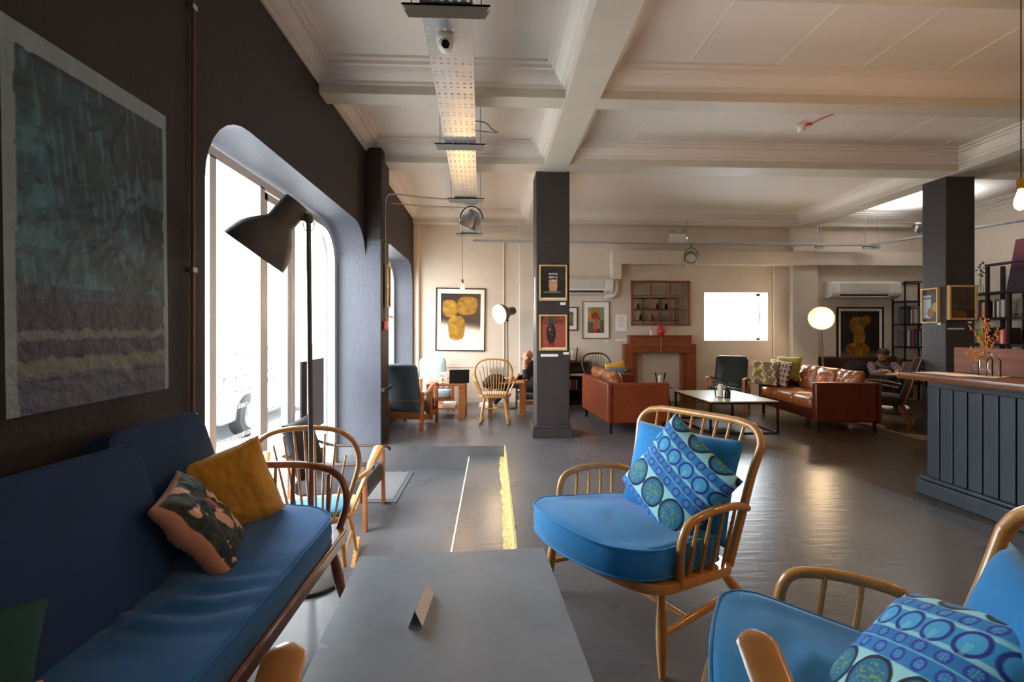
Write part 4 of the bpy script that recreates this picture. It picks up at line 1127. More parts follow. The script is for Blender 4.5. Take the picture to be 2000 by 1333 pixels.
# ================================================================== lounge furniture
def leather_sofa(loc, rotz, label, L_, seats, body, cush, nm='leather_sofa'):
    """local: x along the length, back towards +y, front towards -y"""
    t = thing(nm, label, 'sofa', loc, rotz, 'two brown leather sofas')
    B = MATS[body]; h = .655; d = .41
    m = MB(); m.box(-L_ / 2 + .085, L_ / 2 - .085, -d + .02, d - .08, .15, .29); m.build('base', B, t, bevel=.012)
    m = MB(); m.box(-L_ / 2, L_ / 2, d - .10, d, .14, h); m.build('back', B, t, bevel=.02, seg=3)
    for s in (-1, 1):
        m = MB(); m.box(s * L_ / 2 - (.10 if s > 0 else 0), s * L_ / 2 + (0 if s > 0 else .10), -d, d - .02, .14, h - .003); m.build('arm', B, t, bevel=.02, seg=3)
    for sx in (-1, 1):
        for y in (-d + .06, d - .06):
            m = MB(); m.bar((sx * (L_ / 2 - .05), y, 0), (sx * (L_ / 2 - .05), y, .145), .032, .032, (0, 1, 0)); m.build('leg', MATS['dark_iron'], t)
    wi = (L_ - .21) / seats
    for k in range(seats):
        x = -L_ / 2 + .105 + wi * (k + .5)
        m = MB(); m.slab(rrect(-wi / 2 + .004, wi / 2 - .004, -d - .015, d - .12, .05), [(.94, .29), (1, .31), (1.0, .40), (.96, .43), (.8, .445), (.4, .452), (.05, .452)]); q = m.build('seat_cushion', MATS[cush], t, smooth=60); q.location = (x, 0, 0)
        pillow('back_cushion', MATS[cush], wi * 1.0, .40, .19, frame_matrix((x, d - .20, .60), (1, 0, 0), (0, .22, 1)), 24, .03, parent=t, seed=k * 3 + rotz, wr=.02)
    return t
leather_sofa((1.83, 6.47, 0), math.radians(93), 'tan leather sofa with its back to the column, turned towards the beige coffee table', 1.32, 2, 'tan_leather', 'cushion_leather')
leather_sofa((4.66, 6.52, 0), math.radians(-95.5), 'dark brown leather sofa right of the beige coffee table with patterned cushions', 1.56, 3, 'brown_leather', 'cushion_leather')
def diamonds(u, v):
    a, b = (u * 7) % 1 - .5, (v * 5) % 1 - .5; d = abs(a) * 1 + abs(b)
    return hx('e6dccb') if .36 < d < .5 or d < .10 else hx('5a3426')
def patches(u, v):
    c = hx('7a5a44'); f = fbm(u * 4, v * 4, 1, 3)
    if f > .1: c = hx('a8a040')
    if abs((u + v * .3 + .05 * math.sin(v * 20)) % .4 - .2) < .02: c = hx('d8cfc0')
    return c
LS = [((4.52, 7.10, .665), (.25, -.9, -.1), (.25, .0, 1), diamonds, 'brown cushion with a white diamond lattice at the far end of the dark brown sofa'),
      ((4.34, 7.17, .655), (.5, -.6, 0), (.35, .2, 1), patches, 'brown and olive patchwork cushion tucked behind the diamond lattice one')]
for c, r, u, f, l in LS:
    tag(pillow('cushion', MATS['printed_fabric'], .40, .40, .12, frame_matrix(c, r, u), 40, .04, f), l, 'cushion')
tag(pillow('cushion', mat('olive_fabric', '8c8440', .85), .40, .40, .12, frame_matrix((4.74, 7.22, .72), (.4, -.8, 0), (.3, .1, 1)), 20, .04), 'plain olive cushion behind the patterned ones in the corner of the brown sofa', 'cushion')

ct = thing('coffee_table', 'beige topped coffee table on a thin black metal cube frame between the leather sofas', 'table', (3.22, 6.33, 0))
m = MB(); m.box(-.45, .45, -.57, .57, .408, .42); m.build('tabletop', MATS['beige_top'], ct, smooth=0)
m = MB(); m.box(-.455, .455, -.575, .575, .382, .407); m.build('top_frame', MATS['dark_iron'], ct, smooth=0)
for sx in (-1, 1):
    for sy in (-1, 1):
        m = MB(); m.box(sx * .44 - .012, sx * .44 + .012, sy * .56 - .012, sy * .56 + .012, 0, .382); m.build('leg', MATS['dark_iron'], ct, smooth=0)
    m = MB(); m.box(sx * .44 - .012, sx * .44 + .012, -.548, .548, 0, .022); m.build('floor_rail', MATS['dark_iron'], ct, smooth=0)
    m = MB(); m.box(-.428, .428, sx * .56 - .012, sx * .56 + .012, 0, .022); m.build('floor_rail', MATS['dark_iron'], ct, smooth=0)
def candle_vase(loc, label, s=1.0):
    t = thing('candle_vase', label, 'vase', loc, 0, 'clear vases with a fat candle'); t.scale = (s,) * 3
    m = MB(); m.lathe([(0, 0), (.06, 0), (.068, .01), (.075, .10), (.095, .215), (.102, .222), (.098, .222), (.090, .212), (.071, .10), (.062, .015), (0, .012)], n=28); m.build('glass', MATS['clear_glass'], t)
    m = MB(); m.lathe([(0, .013), (.035, .013), (.036, .02), (.036, .165), (.030, .172), (.01, .168), (0, .168)], n=20); m.build('candle', MATS['candle_wax'], t)
    m = MB(); m.tube([(0, 0, .166), (.002, 0, .185)], .0015, 5); m.build('wick', MATS['rubber_black'], t)
p = at(1407, 776, z=.42); candle_vase((p.x, p.y, .42), 'clear glass vase holding a fat white candle on the beige coffee table')
p = at(1421, 778, z=.42)
t = thing('syrup_bottle', 'small black bottle with a ring handle beside the candle vase on the coffee table', 'bottle', (p.x, p.y, .42))
m = MB(); m.lathe([(0, 0), (.036, 0), (.038, .005), (.038, .085), (.030, .105), (.014, .12), (.014, .135), (.022, .138), (.022, .152), (0, .155)], n=20); m.build('body', MATS['black_glass'], t)
m = MB(); m.tube([(.014 + .025 + .02 * math.cos(a), 0, .118 + .02 * math.sin(a)) for a in [i * math.pi / 6 for i in range(12)]], .004, 6, closed=True); m.build('handle', MATS['black_glass'], t)

rocking_chair((1.90, 7.36, 0), math.radians(12), 'dark wooden hoop-backed armchair behind the tan leather sofa', 'walnut_dark', .95, rockers=False, nm='windsor_chair', group=None)
tag(pillow('cushion', MATS['mustard_fabric'], .36, .30, .10, frame_matrix((2.08, 7.66, .66), (1, .15, .2), (0, .3, 1)), 16, .05), 'mustard cushion standing in the dark hoop-backed armchair', 'cushion')
tag(pillow('cushion', mat('blue_grey_print', '7f95a0', .85, color2='56707f', scale=30), .34, .26, .10, frame_matrix((2.04, 7.50, .61), (1, .15, .0), (0, .3, 1)), 16, .05), 'blue grey patterned cushion in front of the mustard one in the dark armchair', 'cushion')

t = thing('side_table', 'small dark round side table beyond the tan sofa, before the fireplace', 'table', (2.62, 7.05, 0))
m = MB(); m.lathe([(0, .455), (.17, .455), (.18, .462), (.18, .478), (.17, .485), (0, .485)], n=32); m.build('tabletop', MATS['walnut_dark'], t)
for k in range(4):
    a = math.pi / 4 + k * math.pi / 2; m = MB(); m.tube([(.10 * math.cos(a), .10 * math.sin(a), .455), (.16 * math.cos(a), .16 * math.sin(a), 0)], [.016, .011], 8); m.build('leg', MATS['walnut_dark'], t)
candle_vase((2.60, 7.05, .485), 'clear glass vase with a candle on the small dark round side table', .85)

# low bookcase by the column
t = thing('bookcase', 'low dark open bookcase between the nearer column and the tan sofa', 'bookcase', (1.55, 8.38, 0))
for x0, x1, z0, z1, nm in ((-.24, -.215, 0, .78, 'side_panel'), (.215, .24, 0, .78, 'side_panel'), (-.215, .215, .755, .78, 'top_panel'), (-.215, .215, .50, .52, 'shelf'), (-.215, .215, .26, .28, 'shelf'), (-.215, .215, .03, .05, 'shelf')):
    m = MB(); m.box(x0, x1, -.15, .15, z0, z1); m.build(nm, MATS['walnut_dark'], t, smooth=0)
m = MB(); m.box(-.215, .215, .14, .15, 0, .78); m.build('back_panel', MATS['black_wood'], t, smooth=0)
m = MB(); m.box(1.235, 1.275, 8.20, 8.55, 0, .98); tag(m.build('tall_board', MATS['orange_wood'], smooth=0, bevel=.004), 'tall narrow orange wood board standing beside the low dark bookcase', 'board')
candle_vase((1.46, 8.36, .78), 'clear glass vase with a candle on top of the low bookcase', 1.1)
BOOKN = [0]
PAL = ['c8c0b4', '2e2a30', '8a8f94', 'b03a4c', '3a5a8a', 'd8d2c8', '1f4a5a', '5a3040', '9aa0a0', '4a6a3a', 'e0dacd', '6a2a30', '20242c', '7a6a9a']
def book(loc, w, h, d, label, group, col, rot=(0, 0, 0), axis='y-'):
    """A closed book standing with its spine towards -y (or -x for axis 'x-')."""
    m = MB(); t_ = .0025
    m.box(-w / 2, -w / 2 + t_, -d / 2, d / 2, 0, h); m.box(w / 2 - t_, w / 2, -d / 2, d / 2, 0, h); m.box(-w / 2 + t_, w / 2 - t_, -d / 2, -d / 2 + t_, 0, h)
    n0 = len(m.f); m.box(-w / 2 + t_, w / 2 - t_, -d / 2 + t_, d / 2 - .004, .003, h - .003)
    o = m.build('book', mat('cover_' + col, col, .55), smooth=0); o.data.materials.append(MATS['paper'])
    for i, p in enumerate(o.data.polygons):
        if i >= n0: p.material_index = 1
    o.location = loc; o.rotation_euler = rot
    return tag(o, label, 'book', group)
random.seed(21)
ORD = 'first second third fourth fifth sixth seventh eighth ninth tenth eleventh twelfth thirteenth fourteenth fifteenth sixteenth seventeenth eighteenth nineteenth twentieth'.split()
CN = {'c8c0b4': 'stone', '2e2a30': 'charcoal', '8a8f94': 'grey', 'b03a4c': 'crimson', '3a5a8a': 'blue', 'd8d2c8': 'pale', '1f4a5a': 'dark teal', '5a3040': 'plum', '9aa0a0': 'silver grey', 'e0dacd': 'cream', '6a2a30': 'maroon', '20242c': 'black', '7a6a9a': 'lilac', '5a5558': 'dark grey', '6a6a70': 'mid grey', 'e0a878': 'peach', '3a8a9a': 'turquoise', '2a6a8a': 'sea blue', '8a2030': 'deep red', 'c83a4c': 'bright red', '5a5a9a': 'violet', '5a8a3a': 'green', '9aaa2a': 'lime', '9c2430': 'red'}
def book_row(x0, x1, y, z, hmin, hmax, label, group, along='x', dep=.17, cols=None, k0=0):
    x = x0; i = k0
    while True:
        w = random.uniform(.018, .042)
        if x + w > x1 or i > 19: break
        h = random.uniform(hmin, hmax); col = (cols or PAL)[i % len(cols or PAL)]
        lab = CN.get(col, 'dark') + ' spined book, ' + ORD[i] + (' from the left' if along == 'x' else ' from the right') + ', ' + label
        if along == 'x': book((x + w / 2, y, z + .0008), w, h, dep, lab, group, col)
        else: book((y, x + w / 2, z + .0008), w, h, dep, lab, group, col, (0, 0, -R90))
        x += w + .001; i += 1
book_row(1.36, 1.60, 8.37, .28, .15, .19, 'low dark bookcase', 'books in the low dark bookcase', cols=['6a2a30', 'c8c0b4', '2e2a30', 'b03a4c'])
m = MB(); m.box(1.40, 1.72, 8.28, 8.48, .521, .545); tag(m.build('magazine', MATS['paper'], smooth=0, bevel=.003), 'flat pale magazine on the upper shelf of the low dark bookcase', 'magazine')

def lounge_chair(loc, rotz, label, wood, fabric, w=.56, d=.60, sh=.36, bh=.86, style='plain', back_t=.10, group=None, nm='lounge_chair', recl=.30):
    """local: front towards -y"""
    t = thing(nm, label, 'armchair', loc, rotz, group); Wd, Fb = MATS[wood], MATS[fabric]
    for sx in (-1, 1):
        m = MB(); m.bar((sx * w / 2, -d / 2, 0), (sx * w / 2, -d / 2 + .01, .52), .045, .03, (0, 1, 0)); m.build('leg', Wd, t, bevel=.004)
        m = MB(); m.bar((sx * w / 2, d / 2 - .02, 0), (sx * w / 2, d / 2 - .05, .50), .045, .03, (0, 1, 0)); m.build('leg', Wd, t, bevel=.004)
        if style == 'wavy':
            arm = [(sx * w / 2, -d / 2 - .04, .50), (sx * w / 2, -d / 2 + .02, .575), (sx * w / 2, -.12, .56), (sx * w / 2, .02, .50), (sx * w / 2, .16, .47), (sx * w / 2, d / 2 - .02, .42)]
            m = MB(); m.bar((sx * w / 2, .0, .12), (sx * w / 2, .0, .49), .09, .018, (0, 1, 0)); m.build('side_slat', Wd, t, bevel=.004)
        else:
            arm = [(sx * w / 2, -d / 2 - .05, .53), (sx * w / 2, -.1, .54), (sx * w / 2, .15, .51), (sx * w / 2, d / 2, .46)]
        m = MB(); m.tube(catmull(arm, 5), .026, 10, flat=.5, up=(0, 0, 1)); m.build('armrest', Wd, t)
        m = MB(); m.bar((sx * w / 2, -d / 2, .17), (sx * w / 2, d / 2 - .03, .15), .025, .07); m.build('side_rail', Wd, t)
    m = MB(); m.bar((-w / 2, -d / 2 + .02, .20), (w / 2, -d / 2 + .02, .20), .025, .08); m.build('front_rail', Wd, t)
    m = MB(); m.bar((-w / 2, d / 2 - .03, .18), (w / 2, d / 2 - .03, .18), .025, .09); m.build('rear_rail', Wd, t)
    m = MB(); m.bar((-w / 2, d / 2 - .01, .40), (w / 2, d / 2 - .01, .40), .02, .04); m.build('back_rail', Wd, t)
    m = MB(); m.slab(rrect(-w / 2 + .03, w / 2 - .03, -d / 2 - .03, d / 2 - .06, .05), [(.95, .225), (1, .24), (1, sh - .03), (.95, sh - .005), (.5, sh + .012), (.1, sh + .015)]); m.build('seat_cushion', Fb, t, smooth=60)
    hb = bh - .20
    mt = frame_matrix((0, d / 2 - .06 + recl * .18, .20 + hb / 2), (1, 0, 0), (0, recl, 1))
    m = MB(); m.slab(rrect(-w / 2 + .03, w / 2 - .03, -hb / 2, hb / 2, (.03, .03, .07, .07)), [(.94, -back_t / 2), (1, -back_t / 2 + .02), (1, back_t / 2 - .02), (.94, back_t / 2), (.4, back_t / 2 + .01), (.05, back_t / 2 + .01)]); q = m.build('backrest', Fb, t, smooth=60); q.matrix_local = mt
    return t
gc = lounge_chair((4.02, 7.72, 0), math.radians(-38), 'dark green leather lounge chair with wooden arms behind the coffee table', 'orange_wood', 'green_leather', .58, .56, .38, .90, recl=.35)
lounge_chair((-1.12, 6.50, 0), math.radians(165), 'slate upholstered armchair with wavy wooden arms, back turned, beside the pier', 'orange_wood', 'slate_fabric', .50, .56, .37, .89, 'wavy', recl=.28)
lounge_chair((-.98, 7.92, 0), math.radians(14), 'pale blue grey armchair facing the room beyond the laptop table', 'orange_wood', 'pale_blue_fabric', .52, .55, .36, .86, recl=.30)
tag(pillow('cushion', mat('dotted_fabric', 'e8e2da', .85, color2='8c5a48', scale=26), .30, .30, .09, frame_matrix((-.84, 7.78, .50), (1, .2, 0), (.1, .4, 1)), 20, .05), 'white dotted cushion in the pale blue grey armchair', 'cushion')

t = thing('side_table', 'square pale wood table with slab legs carrying the open black laptop', 'table', (-.70, 7.17, 0))
m = MB(); m.box(-.29, .29, -.25, .25, .50, .53); m.build('tabletop', MATS['orange_wood'], t, smooth=0, bevel=.006)
for sx in (-1, 1):
    for sy in (-1, 1):
        m = MB(); m.box(sx * .24 - .05, sx * .24 + .05, sy * .22 - .022, sy * .22 + .022, 0, .50); m.build('leg', MATS['orange_wood'], t, smooth=0, bevel=.004)
m = MB(); m.box(-.28, .28, -.24, .24, .15, .17); m.build('lower_shelf', MATS['orange_wood'], t, smooth=0)
for k, (dx, c) in enumerate(((0, 'c8c0b4'), (.01, 'e0dacd'))):
    book((-.66 + dx, 7.10, .1705 + k * .033), .20, .031, .26, ('lower' if k == 0 else 'upper') + ' of two pale books lying on the low shelf of the laptop table', 'books under the laptop table', c)
def laptop(loc, rotz, label, col, w=.30, open_=105):
    t = thing('laptop', label, 'laptop', loc, rotz, 'open laptops')
    m = MB(); m.box(-w / 2, w / 2, -.105, .105, 0, .012); m.build('keyboard_base', MATS[col], t, bevel=.003)
    a = math.radians(open_ - 90); q = MB(); q.bar((0, .105, .012), (0, .105 + math.sin(a) * .205, .012 + math.cos(a) * .205), w, .007, (0, 1, 0)); q.build('screen_lid', MATS[col], t, bevel=.003)
    return t
laptop((-.52, 7.12, .53), math.radians(188), 'open black laptop seen from behind on the square wooden table', 'rubber_black')
def cup(loc, label, col='white_plastic', r=.035, h=.075, saucer=True, group='coffee cups'):
    t = thing('cup', label, 'cup', loc, 0, group)
    z = .006 if saucer else 0
    m = MB(); m.lathe([(0, z), (r * .6, z), (r * .95, z + h * .5), (r, z + h), (r * .93, z + h), (r * .85, z + h * .5), (r * .5, z + .006), (0, z + .006)], n=20); m.build('body', MATS[col], t)
    m = MB(); m.tube([(r + .012 + .014 * math.cos(a), 0, z + h * .5 + .018 * math.sin(a)) for a in [math.radians(x) for x in range(-130, 131, 20)]], .003, 6); m.build('handle', MATS[col], t)
    if saucer: m = MB(); m.lathe([(0, 0), (.04, 0), (.065, .008), (.063, .010), (.038, .004), (0, .004)], n=24); m.build('saucer', MATS[col], t)
    return t
cup((-.77, 7.02, .53), 'pale cup on a saucer left of the black laptop', 'candle_wax')

rocking_chair((.05, 6.97, 0), math.radians(176), 'beech rocking chair seen from behind, before the reading bald person', 'beech', .94, seat_pad='candle_wax', group=None)
m = MB(); m.ell((0, 0, .09), (.19, .13, .12), 18); m.ell((.10, .03, .05), (.12, .12, .07), 14); m.ell((-.12, -.02, .06), (.10, .12, .08), 14)
o = m.build('folded_coat', MATS['dark_cloth'], smooth=60); o.location = (.06, 7.20, .445); tag(o, 'black coat heaped on the seat of the alcove rocking chair', 'coat')
floor_lamp('brown bell-shaded floor lamp glowing white behind the alcove rocking chair', (.27, 7.95, 0), at(991, 626, y=7.9), at(975, 614, y=7.72), at(1003, 607, y=7.95), True, 'lamp_grey_small', .011, lamp_power=22)
floor_lamp('lit floor lamp facing the viewer as a glowing disc beside the brown sofa', (6.02, 8.10, 0), at(1604, 630, y=8.12), at(1604, 622, y=7.90), at(1612, 616, y=8.2), True, 'lamp_grey_small', .011, lamp_power=26)

# ================================================================== banquette, shelves and books at the back right
t = thing('banquette', 'dark brown upholstered bench along the back wall below the golden sculpture picture', 'bench', (6.98, 8.36, 0))
m = MB(); m.box(-.75, .75, -.22, .18, .10, .42); m.build('seat', MATS['walnut_dark'], t, bevel=.03, seg=3)
m = MB(); m.box(-.75, .75, .12, .23, .40, .84); m.build('backrest', MATS['walnut_dark'], t, bevel=.03, seg=3)
m = MB(); m.ell((0, 0, .16), (.24, .13, .20), 20); m.ell((.16, 0, .10), (.16, .12, .13), 14); m.ell((-.17, 0, .08), (.14, .12, .11), 14)
o = m.build('folded_coat', MATS['dark_cloth'], smooth=60); o.location = (6.62, 8.15, .44); tag(o, 'black coat heaped on the dark bench below the sculpture picture', 'coat')
def shelf_unit(name, label, origin, rotz, w, d, levels, h, post=.022, mid=()):
    t = thing(name, label, 'shelving', origin, rotz)
    for x in (0, w) + tuple(mid):
        for y in (0, d):
            m = MB(); m.box(x - post / 2, x + post / 2, y - post / 2, y + post / 2, 0, h); m.build('upright', MATS['black_wood'], t, smooth=0)
    for z in levels:
        m = MB(); m.box(-post / 2, w + post / 2, -post / 2, d + post / 2, z - .028, z); m.build('shelf', MATS['black_wood'], t, smooth=0)
    m = MB()
    for y in (0, d): m.box(-post / 2, w + post / 2, y - post / 2, y + post / 2, h, h + post)
    m.build('top_rail', MATS['black_wood'], t, smooth=0)
    return t
SH1 = [.36, .62, 1.04, 1.47, 1.90]
s1 = at(1762, 600, y=8.36)
shelf_unit('open_shelves', 'tall narrow black open shelves with books, left of the column by the bar', (s1.x, 8.30, 0), 0, .52, .26, SH1, 2.24)
g1 = 'upright books on the narrow black shelves'
book_row(s1.x + .06, s1.x + .50, 8.42, 1.47, .26, .33, 'upper row, narrow shelves', g1, cols=['5a5558', '2e2a30', '20242c', 'c8c0b4', 'b03a4c', '8a8f94', 'd8d2c8', '9aa0a0'])
book_row(s1.x + .04, s1.x + .50, 8.42, 1.04, .27, .33, 'lower row, narrow shelves', 'books on the middle narrow shelf', cols=['5a5558', 'd8d2c8', 'c8c0b4', '1f4a5a', 'b03a4c', '5a3040', '3a5a8a', '20242c', 'e0dacd'])
for k, c in enumerate(('20242c', '8a8f94', '6a2a30', '9c2430', '2e2a30')):
    book((s1.x + .26, 8.42, .6205 + k * .035), .36 - .02 * k, .033, .2, CN[c] + ' book lying flat, ' + ORD[k] + ' from the bottom of the stack on the narrow shelves', 'books lying flat in the low stack', c)
# shelves on the right wall, beyond the bar
x8 = 8.20
u1 = thing('open_shelves', 'long black open shelves on the far wall right of the column by the bar', 'shelving', (x8, 6.4, 0))
for y in (0, .58, .90, 1.62):
    for x in (0, .26):
        m = MB(); m.box(x - .02, x + .02, y - .02, y + .02, 0, 2.40 if y in (0, .90) else 1.96); m.build('upright', MATS['black_wood'], u1, smooth=0)
for z in (.40, .72, 1.12, 1.55, 1.97):
    m = MB(); m.box(-.02, .28, -.02, 1.64, z - .035, z); m.build('shelf', MATS['black_wood'], u1, smooth=0)
m = MB(); m.box(-.02, .02, -.02, .92, 2.39, 2.43); m.build('top_rail', MATS['black_wood'], u1, smooth=0)
for y0_, y1_, cs, lb in ((7.325, 7.62, ['2a2a30', '6a6a70', 'e0a878', 'b03a4c', '2e2a30', '2a6a8a', '3a8a9a', '3a8a9a'], 'upper row, wall shelves past the bar post'), (7.09, 7.27, ['c8c0b4', '6a6a70', 'd8d2c8', '20242c', 'c8c0b4', '2e2a30'], 'upper row, wall shelves by the big jar')):
    book_row(y0_, y1_, x8 + .13, 1.55, .24, .31, lb, 'books on the upper row of the long shelves', 'y', cols=cs)
for y0_, y1_, cs, lb in ((7.325, 7.62, ['7a6a9a', '5a5a9a', '3a5a8a', '6a6a70', '5a8a3a', '9aaa2a', '5a8a3a'], 'lower row, wall shelves past the bar post'), (7.0, 7.27, ['2e2a30', '8a2030', 'c83a4c', 'e0dacd', 'b03a4c', '6a2a30'], 'lower row, wall shelves behind the oat stems')):
    book_row(y0_, y1_, x8 + .13, 1.12, .20, .27, lb, 'books on the lower row of the long shelves', 'y', cols=cs)
def jar(loc, r, h, label, matn, group='jars and tumblers on the long shelves'):
    m = MB(); m.lathe([(0, 0), (r * .85, 0), (r, h * .1), (r, h * .9), (r * 1.05, h), (r * .95, h), (r * .92, h * .15), (0, h * .08)], n=20)
    o = m.build('jar', MATS[matn], smooth=50); o.location = loc; return tag(o, label, 'jar', group)
jar((x8 + .06, 6.92, 1.551), .075, .30, 'large clear glass jar on the upper row of the long shelves', 'clear_glass')
jar((x8 + .12, 6.68, 1.121), .09, .26, 'amber glass jar at the photo edge on the long shelves', 'amber_glass')
t = thing('bud_vase', 'slim clear vase with a dark sprig on top of the long black shelves', 'vase', (x8 + .10, 7.50, 1.97))
m = MB(); m.lathe([(0, 0), (.035, 0), (.045, .05), (.03, .12), (.012, .16), (.014, .24), (.010, .24), (.009, .16), (0, .02)], n=16); m.build('glass', MATS['clear_glass'], t)
m = MB(); m.tube([(0, 0, .03), (0, 0, .25), (.01, .01, .5)], .003, 5)
random.seed(4)
for k in range(16): m.ell((random.uniform(-.05, .05), random.uniform(-.05, .05), .28 + k * .016), (.018, .018, .010), 6)
m.build('sprig', mat('dark_sprig', '2a2a2e', .8), t)
cvp = thing('leaning_painting', 'dark red and violet canvas leaning on top of the long black shelves', 'painting', (x8 + .06, 6.75, 1.972))
m = MB(); m.bar((0, .0, 0), (.16, 0, .82), .62, .03, (1, 0, 0)); m.build('canvas_edge', MATS['black_wood'], cvp, smooth=0)
n_ = Vector((-.98, 0, .19)).normalized() * .0165
grid_mesh('painted_face', MATS['picture_print'], lambda u, v: (n_.x + .16 * v, .31 - .62 * u, n_.z + .82 * v), 30, 40, lambda u, v: mixc(mixc(hx('1c1622'), hx('3a1a30'), sstep(.0, .5, v)), hx('6a1c28'), sstep(.4, 1, v + .3 * fbm(u * 3, v * 3))), cvp)

# ================================================================== wing chair, small table and the bench person's things
wc = thing('wing_chair', 'upholstered chair with splayed wooden legs seen from behind, left of the bar end', 'armchair', (5.60, 6.46, 0), math.radians(-136))
for x, y, dx, dy in ((-.22, -.24, -.03, -.06), (.22, -.24, .03, -.06), (-.20, .22, -.02, .13), (.20, .22, .02, .13)):
    l = MB(); l.tube([(x, y, .33), (x + dx, y + dy, 0)], [.026, .015], 10); l.build('leg', MATS['dark_elm'], wc)
m = MB(); m.slab(rrect(-.27, .27, -.30, .26, .07), [(.95, .28), (1, .30), (1, .38), (.95, .41), (.5, .425), (.1, .427)]); m.build('seat', mat('brown_wool', '38241a', .9), wc, smooth=60)
o2_ = [(x * (1.0 if z < .3 else 1.1 - .2 * abs(x)), z) for x, z in rrect(-.27, .27, -.02, .62, (.05, .05, .14, .14))]
mt = frame_matrix((0, .27, .36), (1, 0, 0), (0, .28, 1)); m = MB(); m.slab(o2_, [(.93, -.05), (1, -.04), (1.0, .02), (.95, .04), (.4, .045), (.05, .045)]); q = m.build('backrest', MATS['brown_wool'], wc, smooth=60); q.matrix_local = mt
pp = MB(); pp.tube([(x * 1.005, z * 1.005, -.038) for x, z in o2_], .008, 6, closed=True); pp.build('piping', mat('tan_piping', 'a08468', .8), q)
for sx in (-1, 1):
    a = MB(); a.tube(catmull([(sx * .29, .24, .54), (sx * .33, .05, .57), (sx * .33, -.20, .57), (sx * .30, -.30, .52), (sx * .25, -.26, .36)], 5), .022, 10, flat=.7); a.build('armrest', MATS['dark_elm'], wc)
t = thing('cafe_table', 'small dark round pedestal table in front of the capped person', 'table', (6.47, 7.15, 0))
m = MB(); m.lathe([(0, .60), (.29, .60), (.30, .61), (.30, .625), (0, .63)], n=36); m.build('tabletop', MATS['walnut_dark'], t)
m = MB(); m.lathe([(0, 0), (.2, 0), (.2, .015), (.03, .03), (.022, .06), (.022, .60), (0, .60)], n=24); m.build('pedestal', MATS['dark_iron'], t)
laptop((6.45, 7.07, .631), math.radians(200), 'open pale silver laptop on the small round table in front of the capped person', 'grey_plastic')

# ================================================================== the bar
t = thing('bar_counter', 'dark blue grey panelled bar with a thick worn wooden top at the right', 'bar', (3.8, 1.2, 0))
def bb(nm, x0, x1, y0, y1, z0, z1, m_, bev=0.0):
    m = MB(); m.box(x0 - 3.8, x1 - 3.8, y0 - 1.2, y1 - 1.2, z0, z1); return m.build(nm, MATS[m_], t, smooth=0, bevel=bev)
bb('carcass', 3.53, 4.15, -1.0, 3.56, .02, .94, 'bar_paint')
m = MB(); y = 3.575
while y > -1.0:
    m.box(3.505 - 3.8, 3.53 - 3.8, y - .098 - 1.2, y - 1.2, .11, .87); y -= .106
m.build('boarding', MATS['bar_paint'], t, smooth=0, bevel=.006)
m = MB(); x = 3.53
while x < 4.10: m.box(x - 3.8, x + .098 - 3.8, 3.56 - 1.2, 3.58 - 1.2, .11, .87); x += .106
m.build('end_boarding', MATS['bar_paint'], t, smooth=0, bevel=.006)
bb('skirting', 3.45, 3.53, -1.0, 3.62, 0, .115, 'bar_paint', .006); bb('skirting_cap', 3.465, 3.53, -1.0, 3.605, .115, .145, 'bar_paint', .01)
bb('frieze', 3.49, 3.53, -1.0, 3.585, .86, .945, 'bar_paint', .006); bb('frieze', 3.49, 4.15, 3.55, 3.585, .86, .945, 'bar_paint', .006)
m = MB(); m.slab([(x - 3.8, y - 1.2) for x, y in rrect(3.15, 4.25, -1.0, 3.50, (.01, .01, .01, .06))], [(.996, .945), (1, .950), (1, .982), (.998, .99)]); m.build('bar_top', MATS['bar_top_wood'], t, smooth=30)
m = MB(); m.box(3.60, 3.635, -1.0, 3.45, .9915, 1.185); tag(m.build('upstand_board', MATS['plank_wood'], smooth=0, bevel=.004), 'long reddish rough-sawn plank standing on edge along the bar top', 'board')
for k, (x, y, r) in enumerate(((3.40, 3.32, .1), (3.38, 3.22, -.2), (3.42, 3.13, .35))):
    m = MB(); m.box(-.105, .105, -.148, .148, 0, .0012); o = m.build('paper_sheet', MATS['paper'], smooth=0); o.location = (x, y, .991 + k * .0016); o.rotation_euler = (0, 0, r)
    tag(o, ['lowest of the loose white sheets on the bar end', 'middle one of the loose white sheets on the bar', 'top one of the loose white sheets, nearest the bottles'][k], 'paper', 'loose sheets on the bar')
def bottle(loc, label, s=1.0, prof=None, mt='clear_glass', group='glass bottles on the bar'):
    b_ = thing('bottle', label, 'bottle', loc, 0, group); m = MB()
    pr = prof or [(0, 0), (.034, 0), (.037, .006), (.037, .115), (.034, .128), (.016, .145), (.014, .165), (.017, .168), (.017, .176), (.011, .176), (.011, .15), (.031, .125), (.034, .01), (0, .008)]
    m.lathe([(r * s, z * s) for r, z in pr], n=20); m.build('body', MATS[mt], b_); return b_
b1 = at(1925, 736, z=.991); bottle((b1.x, b1.y, .991), 'clear glass bottle holding dried oat stems on the bar')
b2 = at(1941, 738, z=.991); bottle((b2.x, b2.y, .991), 'clear empty glass bottle right of the dried stems on the bar', .98)
b3 = at(1907, 731, z=.991); bottle((b3.x, b3.y, .991), 'small clear vial bottle left of the dried stems on the bar', .62)
random.seed(12); st_ = MB(); hd_ = MB()
